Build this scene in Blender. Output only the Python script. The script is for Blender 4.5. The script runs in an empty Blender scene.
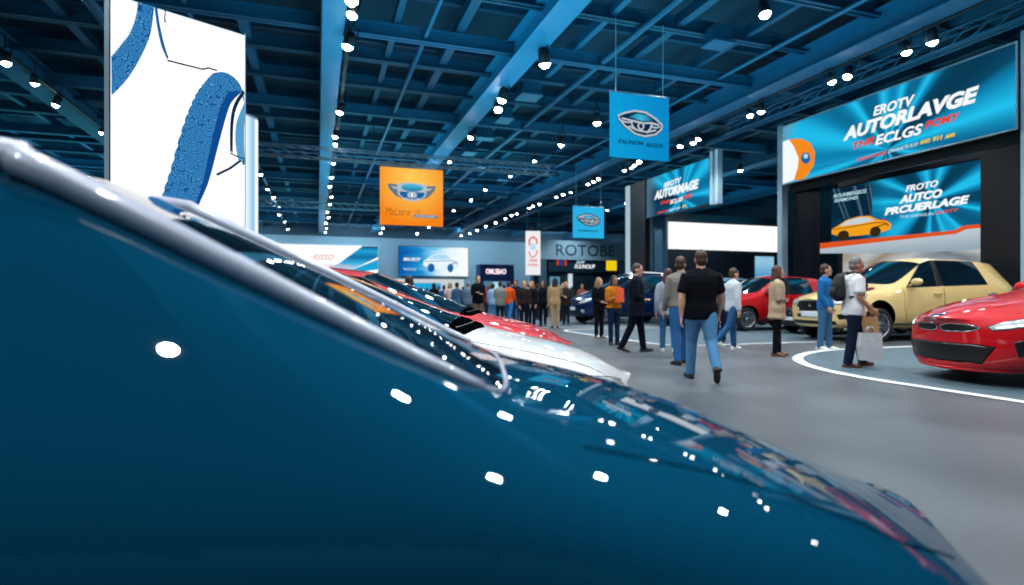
import bpy, bmesh, math, random
from mathutils import Vector, Matrix
from mathutils.bvhtree import BVHTree
random.seed(7)
PI = math.pi
sc = bpy.context.scene
COL = sc.collection

# ---------------------------------------------------------------- camera frame
F, HX, HY, CAMZ = 580.0, 512.0, 296.0, 1.12
TH = math.radians(18.5)
FW = Vector((math.sin(TH), math.cos(TH), 0)); RT = Vector((math.cos(TH), -math.sin(TH), 0))
CAM = Vector((0, 0, CAMZ))
def cs(xc, d, z=0.0):                       # camera-aligned metres -> hall metres
    p = FW*d + RT*xc; return Vector((p.x, p.y, z))
def at(px, d, z=0.0): return cs((px-HX)/F*d, d, z)
def ground(px, py, z=0.0):                  # floor point seen at a pixel
    d = F*(CAMZ-z)/(py-HY); return at(px, d, z)
def ray(px, py): return (FW + RT*((px-HX)/F) + Vector((0,0,1))*((HY-py)/F))
def local_uv(root, px, py):                 # pixel -> (x,z) on the local y=0 plane of a root
    M = Matrix.Translation(root.location) @ root.rotation_euler.to_matrix().to_4x4()
    Mi = M.inverted(); o = Mi @ CAM; d = Mi.to_3x3() @ ray(px, py)
    t = -o.y/d.y; p = o + d*t
    return p.x, p.z

# ---------------------------------------------------------------- materials
def lin(c):
    if isinstance(c, str):
        c = c.lstrip('#'); c = [int(c[i:i+2], 16)/255 for i in (0,2,4)]
        return tuple(x/12.92 if x <= .04045 else ((x+.055)/1.055)**2.4 for x in c) + (1,)
    return tuple(c)[:3] + (1,)
_m = {}
def new_mat(name):
    m = bpy.data.materials.new(name); m.use_nodes = True
    nt = m.node_tree; nt.nodes.clear()
    out = nt.nodes.new('ShaderNodeOutputMaterial')
    return m, nt, out
def mat(name, color, rough=.5, metal=0, coat=0, noise=0, nscale=8, bump=0, spec=.5, coat_rough=.03, alpha=1):
    key = (name, str(color), rough, metal, coat, noise)
    if key in _m: return _m[key]
    m, nt, out = new_mat(name); N = nt.nodes; L = nt.links
    b = N.new('ShaderNodeBsdfPrincipled'); L.new(b.outputs[0], out.inputs[0])
    c = lin(color)
    b.inputs['Base Color'].default_value = c; b.inputs['Roughness'].default_value = rough
    b.inputs['Metallic'].default_value = metal; b.inputs['Specular IOR Level'].default_value = spec
    b.inputs['Coat Weight'].default_value = coat; b.inputs['Coat Roughness'].default_value = coat_rough
    if noise or bump:
        tc = N.new('ShaderNodeTexCoord'); nz = N.new('ShaderNodeTexNoise'); nz.inputs['Scale'].default_value = nscale
        nz.inputs['Detail'].default_value = 4
        L.new(tc.outputs['Object'], nz.inputs['Vector'])
        if noise:
            mx = N.new('ShaderNodeMix'); mx.data_type = 'RGBA'
            mx.inputs[6].default_value = tuple(x*(1-noise) for x in c[:3])+(1,)
            mx.inputs[7].default_value = tuple(min(1, x*(1+noise)) for x in c[:3])+(1,)
            L.new(nz.outputs['Fac'], mx.inputs[0]); L.new(mx.outputs[2], b.inputs['Base Color'])
        if bump:
            bp = N.new('ShaderNodeBump'); bp.inputs['Strength'].default_value = bump; bp.inputs['Distance'].default_value = .02
            L.new(nz.outputs['Fac'], bp.inputs['Height']); L.new(bp.outputs[0], b.inputs['Normal'])
    _m[key] = m; return m
def emit(name, color, strength=1.0, sampling='AUTO'):
    key = ('e', name, str(color), strength)
    if key in _m: return _m[key]
    m, nt, out = new_mat(name)
    e = nt.nodes.new('ShaderNodeEmission'); e.inputs[0].default_value = lin(color); e.inputs[1].default_value = strength
    nt.links.new(e.outputs[0], out.inputs[0])
    try: m.cycles.emission_sampling = sampling
    except Exception: pass
    _m[key] = m; return m
def ramp(node, stops):
    cr = node.color_ramp
    while len(cr.elements) > 1: cr.elements.remove(cr.elements[-1])
    cr.elements[0].position = stops[0][0]; cr.elements[0].color = lin(stops[0][1])
    for p, c in stops[1:]:
        e = cr.elements.new(p); e.color = lin(c)
def burst(name, x0, z0, stops, k=2.2, strength=1.0, seed=0.0, fade=None, fadecol='#04141f', soft=1.2):
    """screen artwork: rays of light fanning out of a point, in the panel's own coordinates"""
    m, nt, out = new_mat(name); N = nt.nodes; L = nt.links
    tc = N.new('ShaderNodeTexCoord'); sp = N.new('ShaderNodeSeparateXYZ'); L.new(tc.outputs['Object'], sp.inputs[0])
    def mth(op, a, b=None):
        n = N.new('ShaderNodeMath'); n.operation = op
        for i, v in enumerate((a, b)):
            if v is None: continue
            if isinstance(v, (int, float)): n.inputs[i].default_value = v
            else: L.new(v, n.inputs[i])
        return n.outputs[0]
    dx = mth('SUBTRACT', sp.outputs['X'], x0); dz = mth('SUBTRACT', sp.outputs['Z'], z0)
    ang = mth('ARCTAN2', dz, dx)
    nz = N.new('ShaderNodeTexNoise'); nz.noise_dimensions = '1D'; nz.inputs['Scale'].default_value = k
    nz.inputs['Detail'].default_value = soft
    L.new(mth('ADD', ang, seed), nz.inputs['W'])
    rp = N.new('ShaderNodeValToRGB'); ramp(rp, stops); L.new(nz.outputs['Fac'], rp.inputs[0])
    col = rp.outputs[0]
    if fade:
        ln = mth('SQRT', mth('ADD', mth('MULTIPLY', dx, dx), mth('MULTIPLY', dz, dz)))
        mr = N.new('ShaderNodeMapRange'); mr.inputs['From Min'].default_value = fade[0]; mr.inputs['From Max'].default_value = fade[1]
        L.new(ln, mr.inputs['Value'])
        mx = N.new('ShaderNodeMix'); mx.data_type = 'RGBA'
        L.new(mr.outputs[0], mx.inputs[0]); L.new(col, mx.inputs[6]); mx.inputs[7].default_value = lin(fadecol)
        col = mx.outputs[2]
    e = N.new('ShaderNodeEmission'); e.inputs[1].default_value = strength
    L.new(col, e.inputs[0]); L.new(e.outputs[0], out.inputs[0])
    return m
def grad(name, stops, axis='X', lo=-1, hi=1, strength=1.0, wave=0):
    m, nt, out = new_mat(name); N = nt.nodes; L = nt.links
    tc = N.new('ShaderNodeTexCoord'); sp = N.new('ShaderNodeSeparateXYZ'); L.new(tc.outputs['Object'], sp.inputs[0])
    mr = N.new('ShaderNodeMapRange'); mr.inputs['From Min'].default_value = lo; mr.inputs['From Max'].default_value = hi
    L.new(sp.outputs[axis], mr.inputs['Value'])
    fac = mr.outputs[0]
    if wave:
        nz = N.new('ShaderNodeTexNoise'); nz.inputs['Scale'].default_value = .5
        mp = N.new('ShaderNodeMapping'); mp.inputs['Scale'].default_value = (.5, 1, 2.5); mp.inputs['Rotation'].default_value = (0, .5, 0)
        L.new(tc.outputs['Object'], mp.inputs[0]); L.new(mp.outputs[0], nz.inputs['Vector'])
        a = N.new('ShaderNodeMath'); a.operation = 'MULTIPLY_ADD'; a.inputs[1].default_value = wave
        L.new(nz.outputs['Fac'], a.inputs[0]); L.new(fac, a.inputs[2]); 
        s = N.new('ShaderNodeMath'); s.operation = 'SUBTRACT'; s.inputs[1].default_value = wave*.5
        L.new(a.outputs[0], s.inputs[0]); fac = s.outputs[0]
    rp = N.new('ShaderNodeValToRGB'); ramp(rp, stops); L.new(fac, rp.inputs[0])
    e = N.new('ShaderNodeEmission'); e.inputs[1].default_value = strength
    L.new(rp.outputs[0], e.inputs[0]); L.new(e.outputs[0], out.inputs[0])
    return m

# ---------------------------------------------------------------- objects
def tag(o, label=None, cat=None, group=None, kind=None):
    if label: o['label'] = label
    if cat: o['category'] = cat
    if group: o['group'] = group
    if kind: o['kind'] = kind
    return o
def empty(name, loc=(0,0,0), rz=0, label=None, cat=None, group=None, kind=None):
    o = bpy.data.objects.new(name, None); COL.objects.link(o); o.location = loc; o.rotation_euler = (0,0,rz)
    o.empty_display_size = .1
    return tag(o, label, cat, group, kind)
def link(name, me, m=None, parent=None, smooth=None):
    if m is not None:
        me.materials.clear(); me.materials.append(m)
    if smooth is not None: me.shade_smooth() if smooth else me.shade_flat()
    o = bpy.data.objects.new(name, me); COL.objects.link(o)
    if parent: o.parent = parent
    return o
class MB:
    def __init__(s): s.bm = bmesh.new()
    def box(s, x0, x1, y0, y1, z0, z1, M=None):
        vs = [s.bm.verts.new((x, y, z)) for x in (x0, x1) for y in (y0, y1) for z in (z0, z1)]
        for f in ((0,1,3,2),(4,6,7,5),(0,4,5,1),(2,3,7,6),(0,2,6,4),(1,5,7,3)):
            s.bm.faces.new([vs[i] for i in f])
        if M is not None:
            for v in vs: v.co = M @ v.co
        return s
    def bar(s, a, b, w, h=None):            # rectangular bar a->b
        a = Vector(a); b = Vector(b); h = h or w; t = (b-a).normalized()
        up = Vector((0,0,1)) if abs(t.z) < .95 else Vector((0,1,0))
        u = t.cross(up).normalized()*w/2; v = u.cross(t).normalized()*h/2
        vs = [s.bm.verts.new(p+q) for p in (a, b) for q in (u+v, u-v, -u-v, -u+v)]
        for f in ((0,1,2,3),(7,6,5,4),(0,4,5,1),(1,5,6,2),(2,6,7,3),(3,7,4,0)): s.bm.faces.new([vs[i] for i in f])
        return s
    def tube(s, pts, r, n=8, closed=False):
        pts = [Vector(p) for p in pts]; N = len(pts); rings = []
        prev = None
        for i, p in enumerate(pts):
            a = pts[i-1] if (i or closed) else p; b = pts[(i+1) % N] if (i < N-1 or closed) else p
            t = (b-a); t = t.normalized() if t.length > 1e-9 else Vector((0,0,1))
            if prev is None:
                up = Vector((0,0,1)) if abs(t.z) < .9 else Vector((0,1,0)); u = t.cross(up).normalized()
            else:
                u = (prev - t*prev.dot(t)); u = u.normalized() if u.length > 1e-6 else t.orthogonal().normalized()
            prev = u; v = t.cross(u); rr = r[i] if isinstance(r, (list, tuple)) else r
            rings.append([s.bm.verts.new(p + u*rr*math.cos(2*PI*k/n) + v*rr*math.sin(2*PI*k/n)) for k in range(n)])
        for i in range(N if closed else N-1):
            A, B = rings[i], rings[(i+1) % N]
            for k in range(n): s.bm.faces.new((A[k], A[(k+1)%n], B[(k+1)%n], B[k]))
        if not closed:
            s.bm.faces.new(rings[0][::-1]); s.bm.faces.new(rings[-1])
        return s
    def lathe(s, prof, n=24, M=None, cap=True):       # profile (r,z) around Z
        rings = []
        for r, z in prof:
            rings.append([s.bm.verts.new((r*math.cos(2*PI*k/n), r*math.sin(2*PI*k/n), z)) for k in range(n)])
        for A, B in zip(rings, rings[1:]):
            for k in range(n): s.bm.faces.new((A[k], A[(k+1)%n], B[(k+1)%n], B[k]))
        if cap:
            s.bm.faces.new(rings[0][::-1]); s.bm.faces.new(rings[-1])
        if M is not None:
            for R in rings:
                for v in R: v.co = M @ v.co
        return s
    def ell(s, c, r, n=16, M=None):
        mm = Matrix.Translation(c) @ Matrix.Diagonal((*r, 1)) if M is None else M @ Matrix.Translation(c) @ Matrix.Diagonal((*r, 1))
        bmesh.ops.create_uvsphere(s.bm, u_segments=n, v_segments=max(6, n//2+2), radius=1, matrix=mm); return s
    def poly(s, pts, y=0.0, d=.01):         # flat prism in the local XZ plane, front at y-d
        f = [s.bm.verts.new((x, y-d, z)) for x, z in pts]; b = [s.bm.verts.new((x, y, z)) for x, z in pts]
        n = len(pts)
        s.bm.faces.new(f); s.bm.faces.new(b[::-1])
        for i in range(n): s.bm.faces.new((f[i], b[i], b[(i+1)%n], f[(i+1)%n]))
        return s
    def strip(s, pts, w, y=0.0, d=.01, closed=False):   # flat stroke in XZ plane along 2D pts
        n = len(pts); L = []; R = []
        for i in range(n):
            a = pts[i-1] if (i or closed) else pts[i]; b = pts[(i+1)%n] if (i < n-1 or closed) else pts[i]
            tx, tz = b[0]-a[0], b[1]-a[1]; l = math.hypot(tx, tz) or 1; ww = w[i] if isinstance(w, (list, tuple)) else w
            nx, nz = -tz/l*ww/2, tx/l*ww/2
            L.append((pts[i][0]+nx, pts[i][1]+nz)); R.append((pts[i][0]-nx, pts[i][1]-nz))
        for i in range(n if closed else n-1):
            j = (i+1) % n
            s.poly([L[i], L[j], R[j], R[i]], y, d)
        return s
    def loft(s, pts, rad, side=(1,0,0), n=14):          # elliptical limb; rad = (r_side, r_other)
        pts = [Vector(p) for p in pts]; side = Vector(side); rings = []; N = len(pts)
        for i, p in enumerate(pts):
            t = (pts[min(i+1, N-1)] - pts[max(i-1, 0)]).normalized()
            u = (side - t*side.dot(t)); u = u.normalized() if u.length > 1e-4 else t.orthogonal().normalized()
            v = t.cross(u); r = rad[i]; a, b = r if isinstance(r, (tuple, list)) else (r, r)
            rings.append([s.bm.verts.new(p + u*a*math.cos(2*PI*k/n) + v*b*math.sin(2*PI*k/n)) for k in range(n)])
        for A, B in zip(rings, rings[1:]):
            for k in range(n): s.bm.faces.new((A[k], A[(k+1)%n], B[(k+1)%n], B[k]))
        for R, sg, e in ((rings[0], -1, 0), (rings[-1], 1, N-1)):
            q = pts[1]-pts[0] if e == 0 else pts[-1]-pts[-2]
            r = rad[e]; rr = min(r) if isinstance(r, (tuple, list)) else r
            c = s.bm.verts.new(pts[e] + q.normalized()*sg*rr*.6)
            for k in range(n):
                a, b = R[k], R[(k+1)%n]
                s.bm.faces.new((b, a, c) if sg < 0 else (a, b, c))
        return s
    def mesh(s, name='m'):
        bmesh.ops.recalc_face_normals(s.bm, faces=s.bm.faces[:])
        me = bpy.data.meshes.new(name); s.bm.to_mesh(me); s.bm.free(); return me
    def build(s, name, m, parent=None, smooth=False):
        me = s.mesh(name); me.materials.append(m)
        if smooth: me.shade_smooth()
        return link(name, me, None, parent)
def eval_mesh(me, mods):
    """apply modifiers to a mesh off-stage and give the resulting mesh"""
    o = bpy.data.objects.new('tmp', me); COL.objects.link(o)
    for typ, kw in mods:
        md = o.modifiers.new(typ, typ)
        for k, v in kw.items(): setattr(md, k, v)
    dg = bpy.context.evaluated_depsgraph_get()
    out = bpy.data.meshes.new_from_object(o.evaluated_get(dg))
    bpy.data.objects.remove(o)
    return out
def remesh(mb, voxel=.012, it=3, fac=.5):
    me = mb.mesh('pre')
    out = eval_mesh(me, [('REMESH', dict(mode='VOXEL', voxel_size=voxel)), ('SMOOTH', dict(factor=fac, iterations=it))])
    bpy.data.meshes.remove(me); out.shade_smooth(); return out
def copy_tree(o, parent=None):
    c = o.copy(); COL.objects.link(c); c.parent = parent
    for ch in list(o.children): copy_tree(ch, c)
    return c
def text(s, name, m, parent, x0, z0, x1, z1, y=-.01, shear=.25, bold=.02, dz=0.0, ext=.004):
    """lettering fitted into a box on the local XZ plane (dz: rise of the baseline left to right)"""
    cu = bpy.data.curves.new(name, 'FONT'); cu.body = s; cu.size = 1; cu.shear = shear; cu.offset = bold; cu.extrude = .5
    cu.resolution_u = 3
    o = bpy.data.objects.new('tmp', cu); COL.objects.link(o)
    dg = bpy.context.evaluated_depsgraph_get(); dg.update()
    me = bpy.data.meshes.new_from_object(o.evaluated_get(dg)); bpy.data.objects.remove(o); bpy.data.curves.remove(cu)
    xs = [v.co.x for v in me.vertices]; ys = [v.co.y for v in me.vertices]
    ax, bx, ay, by = min(xs), max(xs), min(ys), max(ys)
    for v in me.vertices:
        u = (v.co.x-ax)/(bx-ax); w = (v.co.y-ay)/(by-ay); e = v.co.z
        v.co = (x0+u*(x1-x0), y - e*2*ext, z0+w*(z1-z0)+u*dz)
    me.materials.append(m)
    return link(name, me, None, parent)
# ================================================================ CARS
M_GLASS = mat('tinted_glass', '#0a1c26', .03, 0, 1.0, spec=.9)
M_RUBBER = mat('tyre_rubber', '#0c0e11', .75, noise=.3, nscale=30)
M_BLACK = mat('black_trim', '#07090c', .35, noise=.2)
M_MATTE = mat('dark_liner', '#040506', .95, noise=.2, spec=0)
M_ALLOY = mat('alloy_wheel', '#b9bec4', .25, .9, noise=.08)
M_CHROME = mat('chrome', '#dfe5ea', .08, 1.0, noise=.03)
M_PLATE = mat('plate_white', '#d8e2ea', .5, noise=.06, nscale=14)
M_LAMP = mat('lamp_lens', '#cfe0ea', .06, .3, 1.0, noise=.5, nscale=9)
M_LED = emit('led_white', '#e8f6ff', 3.0)
M_TAIL = mat('tail_lens', '#7d0a10', .12, 0, 1.0, noise=.2)
def paint(name, c, rough=.32, metal=.35): return mat(name, c, rough, metal, 1.0, noise=.06, nscale=3, coat_rough=.02, spec=.15)

def C(x, w, zb, z5, y5, z6, y6, z8, x5=None, x6=None, x8=None):
    return dict(x=x, w=w, zb=zb, z5=z5, y5=y5, z6=z6, y6=y6, z8=z8, x5=x if x5 is None else x5, x6=x if x6 is None else x6, x8=x if x8 is None else x8)
def hatch(e=0):
    return [C(.10,.66,.24,.66,.62,.70,.50,.74,x8=.0), C(.32,.84,.22,.74,.77,.79,.62,.84,x8=.25), C(.90,.89,.22,.84,.81,.89,.66,.93),
      C(1.36,.89,.22,.90,.83,.955,.70,1.00,1.38,1.36,1.12), C(1.60,.90,.22,.92,.835,1.36,.60,1.43,1.52,2.22,2.08),
      C(2.45,.90,.22,.94,.84,1.43,.61,1.49,2.42,2.46,2.46), C(2.55,.90,.22,.945,.84,1.43,.61,1.49,2.52,2.54,2.54),
      C(3.2+e,.90,.22,.98,.83,1.42,.58,1.48,3.34+e,3.20+e,3.2+e), C(3.80+e,.88,.24,1.0,.81,1.36,.55,1.43,3.82+e,3.92+e,4.08+e),
      C(4.16+e,.84,.26,1.0,.76,1.02,.64,1.04,4.16+e,4.22+e,4.32+e), C(4.36+e,.74,.30,.86,.68,.88,.57,.90)]
def sleek(hood=0.0, roof=0.0, hl=0.0):
    h, r = hood, roof
    return [C(.15,.60,.22,.54+h*.6,.54,.575+h*.6,.44,.61+h*.6,x8=.04), C(.36,.84,.20,.70+h*.8,.74,.75+h*.8,.58,.79+h*.8,x8=.28), C(.85,.91,.20,.80+h,.80,.855+h,.64,.90+h),
      C(1.28+hl,.88,.20,.87+h,.82,.92+h,.69,.965+h,1.30+hl,1.27+hl,1.02+hl), C(1.55+hl,.89,.20,.89+h,.825,1.32+r,.58,1.38+r,1.45+hl,2.25+hl,2.12+hl),
      C(2.5,.89,.20,.91+h,.83,1.37+r,.59,1.44+r,2.46,2.62,2.62), C(2.6,.89,.20,.915+h,.83,1.37+r,.59,1.44+r,2.55,2.70,2.70),
      C(3.3,.89,.20,.95+h,.82,1.31+r,.56,1.39+r,3.42,3.25,3.3), C(3.8,.87,.22,.97+h,.80,1.22+r,.52,1.30+r,3.8,3.65,3.78),
      C(4.2,.83,.25,.97+h,.73,1.00+h,.60,1.02+h,4.15,4.25,4.35), C(4.45,.70,.30,.85+h,.64,.87+h,.52,.89+h)]
def fastback():
    return [C(.32,.62,.22,.50,.56,.53,.46,.555,x8=.22), C(.52,.82,.20,.60,.70,.645,.55,.68,x8=.45), C(.92,.90,.20,.76,.76,.825,.58,.87),
      C(1.30,.88,.20,.87,.80,.915,.58,.945,1.34,1.32,1.30), C(1.60,.89,.20,.89,.80,1.385,.36,1.41,1.52,2.30,2.27),
      C(2.5,.89,.20,.92,.80,1.44,.38,1.47,2.46,2.66,2.66), C(2.6,.89,.20,.925,.80,1.44,.38,1.47,2.55,2.74,2.74),
      C(3.3,.89,.20,.95,.80,1.40,.37,1.45,3.42,3.30,3.35), C(3.8,.87,.22,.97,.78,1.28,.36,1.33,3.8,3.7,3.82),
      C(4.2,.83,.25,.97,.72,1.00,.56,1.02,4.15,4.25,4.35), C(4.45,.70,.30,.85,.64,.87,.52,.89)]
def suv():
    return [C(.08,.70,.28,.84,.66,.90,.54,.95,x8=.0), C(.30,.86,.26,.92,.80,.98,.66,1.02,x8=.22), C(.90,.92,.26,1.0,.85,1.06,.70,1.10),
      C(1.30,.93,.26,1.05,.87,1.10,.74,1.15,1.32,1.30,1.08), C(1.5,.93,.26,1.06,.875,1.55,.66,1.62,1.44,2.05,1.92),
      C(2.45,.93,.26,1.07,.88,1.62,.67,1.69,2.42,2.42,2.42), C(2.55,.93,.26,1.075,.88,1.62,.67,1.69,2.52,2.52,2.52),
      C(3.4,.93,.26,1.09,.87,1.60,.65,1.67,3.45,3.35,3.4), C(4.0,.91,.28,1.10,.85,1.54,.61,1.61,3.95,3.9,4.1),
      C(4.3,.88,.30,1.10,.80,1.12,.68,1.14,4.3,4.32,4.42), C(4.45,.78,.34,.95,.72,.97,.62,.99)]
def mpv():
    return [C(.10,.70,.26,.78,.66,.83,.54,.88,x8=.0), C(.32,.86,.24,.88,.80,.94,.66,.99,x8=.22), C(.80,.91,.24,.98,.85,1.05,.70,1.10),
      C(1.10,.92,.24,1.04,.87,1.12,.74,1.18,1.12,1.06,.86), C(1.35,.92,.24,1.05,.875,1.60,.66,1.68,1.28,2.2,2.05),
      C(2.45,.92,.24,1.06,.88,1.70,.67,1.78,2.42,2.5,2.5), C(2.55,.92,.24,1.065,.88,1.70,.67,1.78,2.52,2.58,2.58),
      C(3.5,.92,.24,1.08,.87,1.69,.65,1.77,3.55,3.5,3.5), C(4.2,.90,.26,1.09,.85,1.62,.61,1.70,4.15,4.1,4.3),
      C(4.5,.87,.28,1.09,.80,1.12,.68,1.14,4.5,4.52,4.6), C(4.62,.78,.32,.95,.72,.97,.62,.99)]
def coupe():
    return [C(.20,.66,.13,.58,.60,.62,.48,.665,x8=.02), C(.42,.86,.13,.68,.79,.73,.60,.78,x8=.34), C(.95,.93,.15,.80,.87,.84,.66,.875),
      C(1.60,.92,.20,.86,.85,.91,.72,.945,1.62,1.58,1.32), C(1.85,.92,.20,.87,.85,1.22,.60,1.28,1.76,2.45,2.32),
      C(2.75,.92,.20,.885,.85,1.26,.60,1.32,2.72,2.75,2.75), C(2.85,.92,.20,.89,.85,1.26,.60,1.32,2.80,2.83,2.83),
      C(3.3,.93,.20,.92,.85,1.22,.57,1.29,3.4,3.25,3.35), C(3.7,.93,.22,.94,.84,1.14,.53,1.22,3.75,3.6,3.8),
      C(4.25,.88,.25,.95,.78,.97,.64,.98,4.2,4.35,4.4), C(4.5,.76,.30,.84,.70,.86,.58,.88)]

def car_shell(cols, axles, wr, sub, bulge=.13, crease=.75, apillar=0, belt=.68):
    """half control cage mirrored, subdivided, wheel wells cut; returns mesh with faces by material slot"""
    V = []; Fc = []; Mi = []; cre = {}
    def rowpts(c):
        x, w, zb, z5 = c['x'], c['w'], c['zb'], c['z5']
        return [(x,0,zb), (x,.80*w,zb), (x,.965*w,zb+.09), (x,w,zb+.45*(z5-zb)), (x,.992*w,zb+.80*(z5-zb)),
                (c['x5'],c['y5'],z5), (c['x6'],c['y6'],c['z6']), ((c['x6']+2*c['x8'])/3,c['y6']*.55,c['z6']+.72*(c['z8']-c['z6'])), (c['x8'],0,c['z8'])]
    idx = {}
    def vid(p):
        k = tuple(round(q, 5) for q in p)
        if k not in idx: idx[k] = len(V); V.append(p)
        return idx[k]
    def quad(pts, m):
        for sg in (1, -1):
            ids = [vid((p[0], p[1]*sg, p[2])) for p in pts]
            ids = [a for i, a in enumerate(ids) if a != ids[i-1]]
            if len(ids) < 3: continue
            Fc.append(ids if sg > 0 else ids[::-1]); Mi.append(m)
    def mark(a, b, v):
        for sg in (1, -1):
            i, j = vid((a[0], a[1]*sg, a[2])), vid((b[0], b[1]*sg, b[2])); cre[frozenset((i, j))] = v
    R = [rowpts(c) for c in cols]; n = len(R)
    for j in range(n-1):
        for i in range(8):
            m = 0
            if j == 3 and i >= 6: m = 1
            elif i == 5 and j == 4: m = 2
            elif i == 5 and j == 5: m = 5
            elif i == 5 and j == 6: m = 3
            elif j == 8 and i >= 6: m = 4
            elif i == 5 and j == 3: m = apillar
            quad([R[j][i], R[j+1][i], R[j+1][i+1], R[j][i+1]], m)
    for e, sgn in ((0, -1), (n-1, 1)):              # nose and tail caps
        h = R[e]; b = bulge if e == 0 else bulge*.6
        nn = [(p[0]+sgn*b*.72, p[1]*.52, p[2]) for p in h]; mm = [(p[0]+sgn*b, 0, p[2]) for p in h]
        quad([h[0], h[1], nn[1]], 0); quad([h[0], nn[1], mm[1]], 0)
        for i in range(1, 7):
            quad([h[i], h[i+1], nn[i+1], nn[i]], 0); quad([nn[i], nn[i+1], mm[i+1], mm[i]], 0)
        quad([h[7], h[8], nn[7]], 0); quad([nn[7], h[8], mm[7]], 0)
    for i in (6, 7): mark(R[3][i], R[3][i+1], crease); mark(R[4][i], R[4][i+1], crease*.8); mark(R[8][i], R[8][i+1], crease*.8); mark(R[9][i], R[9][i+1], crease*.8)
    mark(R[3][6], R[4][6], crease)
    for j in range(3, 8): mark(R[j][5], R[j+1][5], belt)
    for j in range(4, 8): mark(R[j][6], R[j+1][6], crease*.6)
    for j in (4, 5, 6, 7): mark(R[j][5], R[j][6], crease)
    for j in range(0, 3): mark(R[j][6], R[j+1][6], .25); mark(R[j][5], R[j+1][5], .2)
    for j in range(1, 9): mark(R[j][1], R[j+1][1], .6)
    me = bpy.data.meshes.new('shell'); me.from_pydata(V, [], Fc); me.update()
    for k in range(7): me.materials.append(SLOT[k])
    for p, m in zip(me.polygons, Mi): p.material_index = m
    at_ = me.attributes.new('crease_edge', 'FLOAT', 'EDGE')
    for e in me.edges:
        at_.data[e.index].value = cre.get(frozenset(e.vertices), 0)
    bm = bmesh.new(); bm.from_mesh(me); bmesh.ops.recalc_face_normals(bm, faces=bm.faces[:]); bm.to_mesh(me); bm.free()
    cut = MB()
    for ax in axles:
        for s in (1, -1):
            M = Matrix.Translation((ax, s*.86, wr)) @ Matrix.Rotation(PI/2, 4, 'X')
            cut.lathe([(wr*1.13, -.26), (wr*1.13, .26)], 40, M)
    cm = cut.mesh('cut'); cm.materials.append(SLOT[6]); co = bpy.data.objects.new('cut', cm); COL.objects.link(co)
    out = eval_mesh(me, [('SUBSURF', dict(levels=sub, render_levels=sub)), ('BOOLEAN', dict(operation='DIFFERENCE', solver='EXACT', object=co, material_mode='TRANSFER'))])
    bpy.data.objects.remove(co)
    return out
SLOT = [bpy.data.materials.new('slot%d' % i) for i in range(7)]

def split_part(me, pred, name):
    bm = bmesh.new(); bm.from_mesh(me); bm.faces.ensure_lookup_table()
    bmesh.ops.delete(bm, geom=[f for f in bm.faces if not pred(f)], context='FACES')
    out = bpy.data.meshes.new(name); bm.to_mesh(out)
    loops = []
    es = {e for e in bm.edges if e.is_boundary}
    while es:
        e = es.pop(); lp = [e.verts[0], e.verts[1]]
        while True:
            nx = [k for k in lp[-1].link_edges if k in es]
            if not nx: break
            es.discard(nx[0]); lp.append(nx[0].other_vert(lp[-1]))
        loops.append([v.co.copy() for v in (lp[:-1] if lp[0] is lp[-1] else lp)])
    n = len(bm.faces); bm.free(); return out, loops, n

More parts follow.
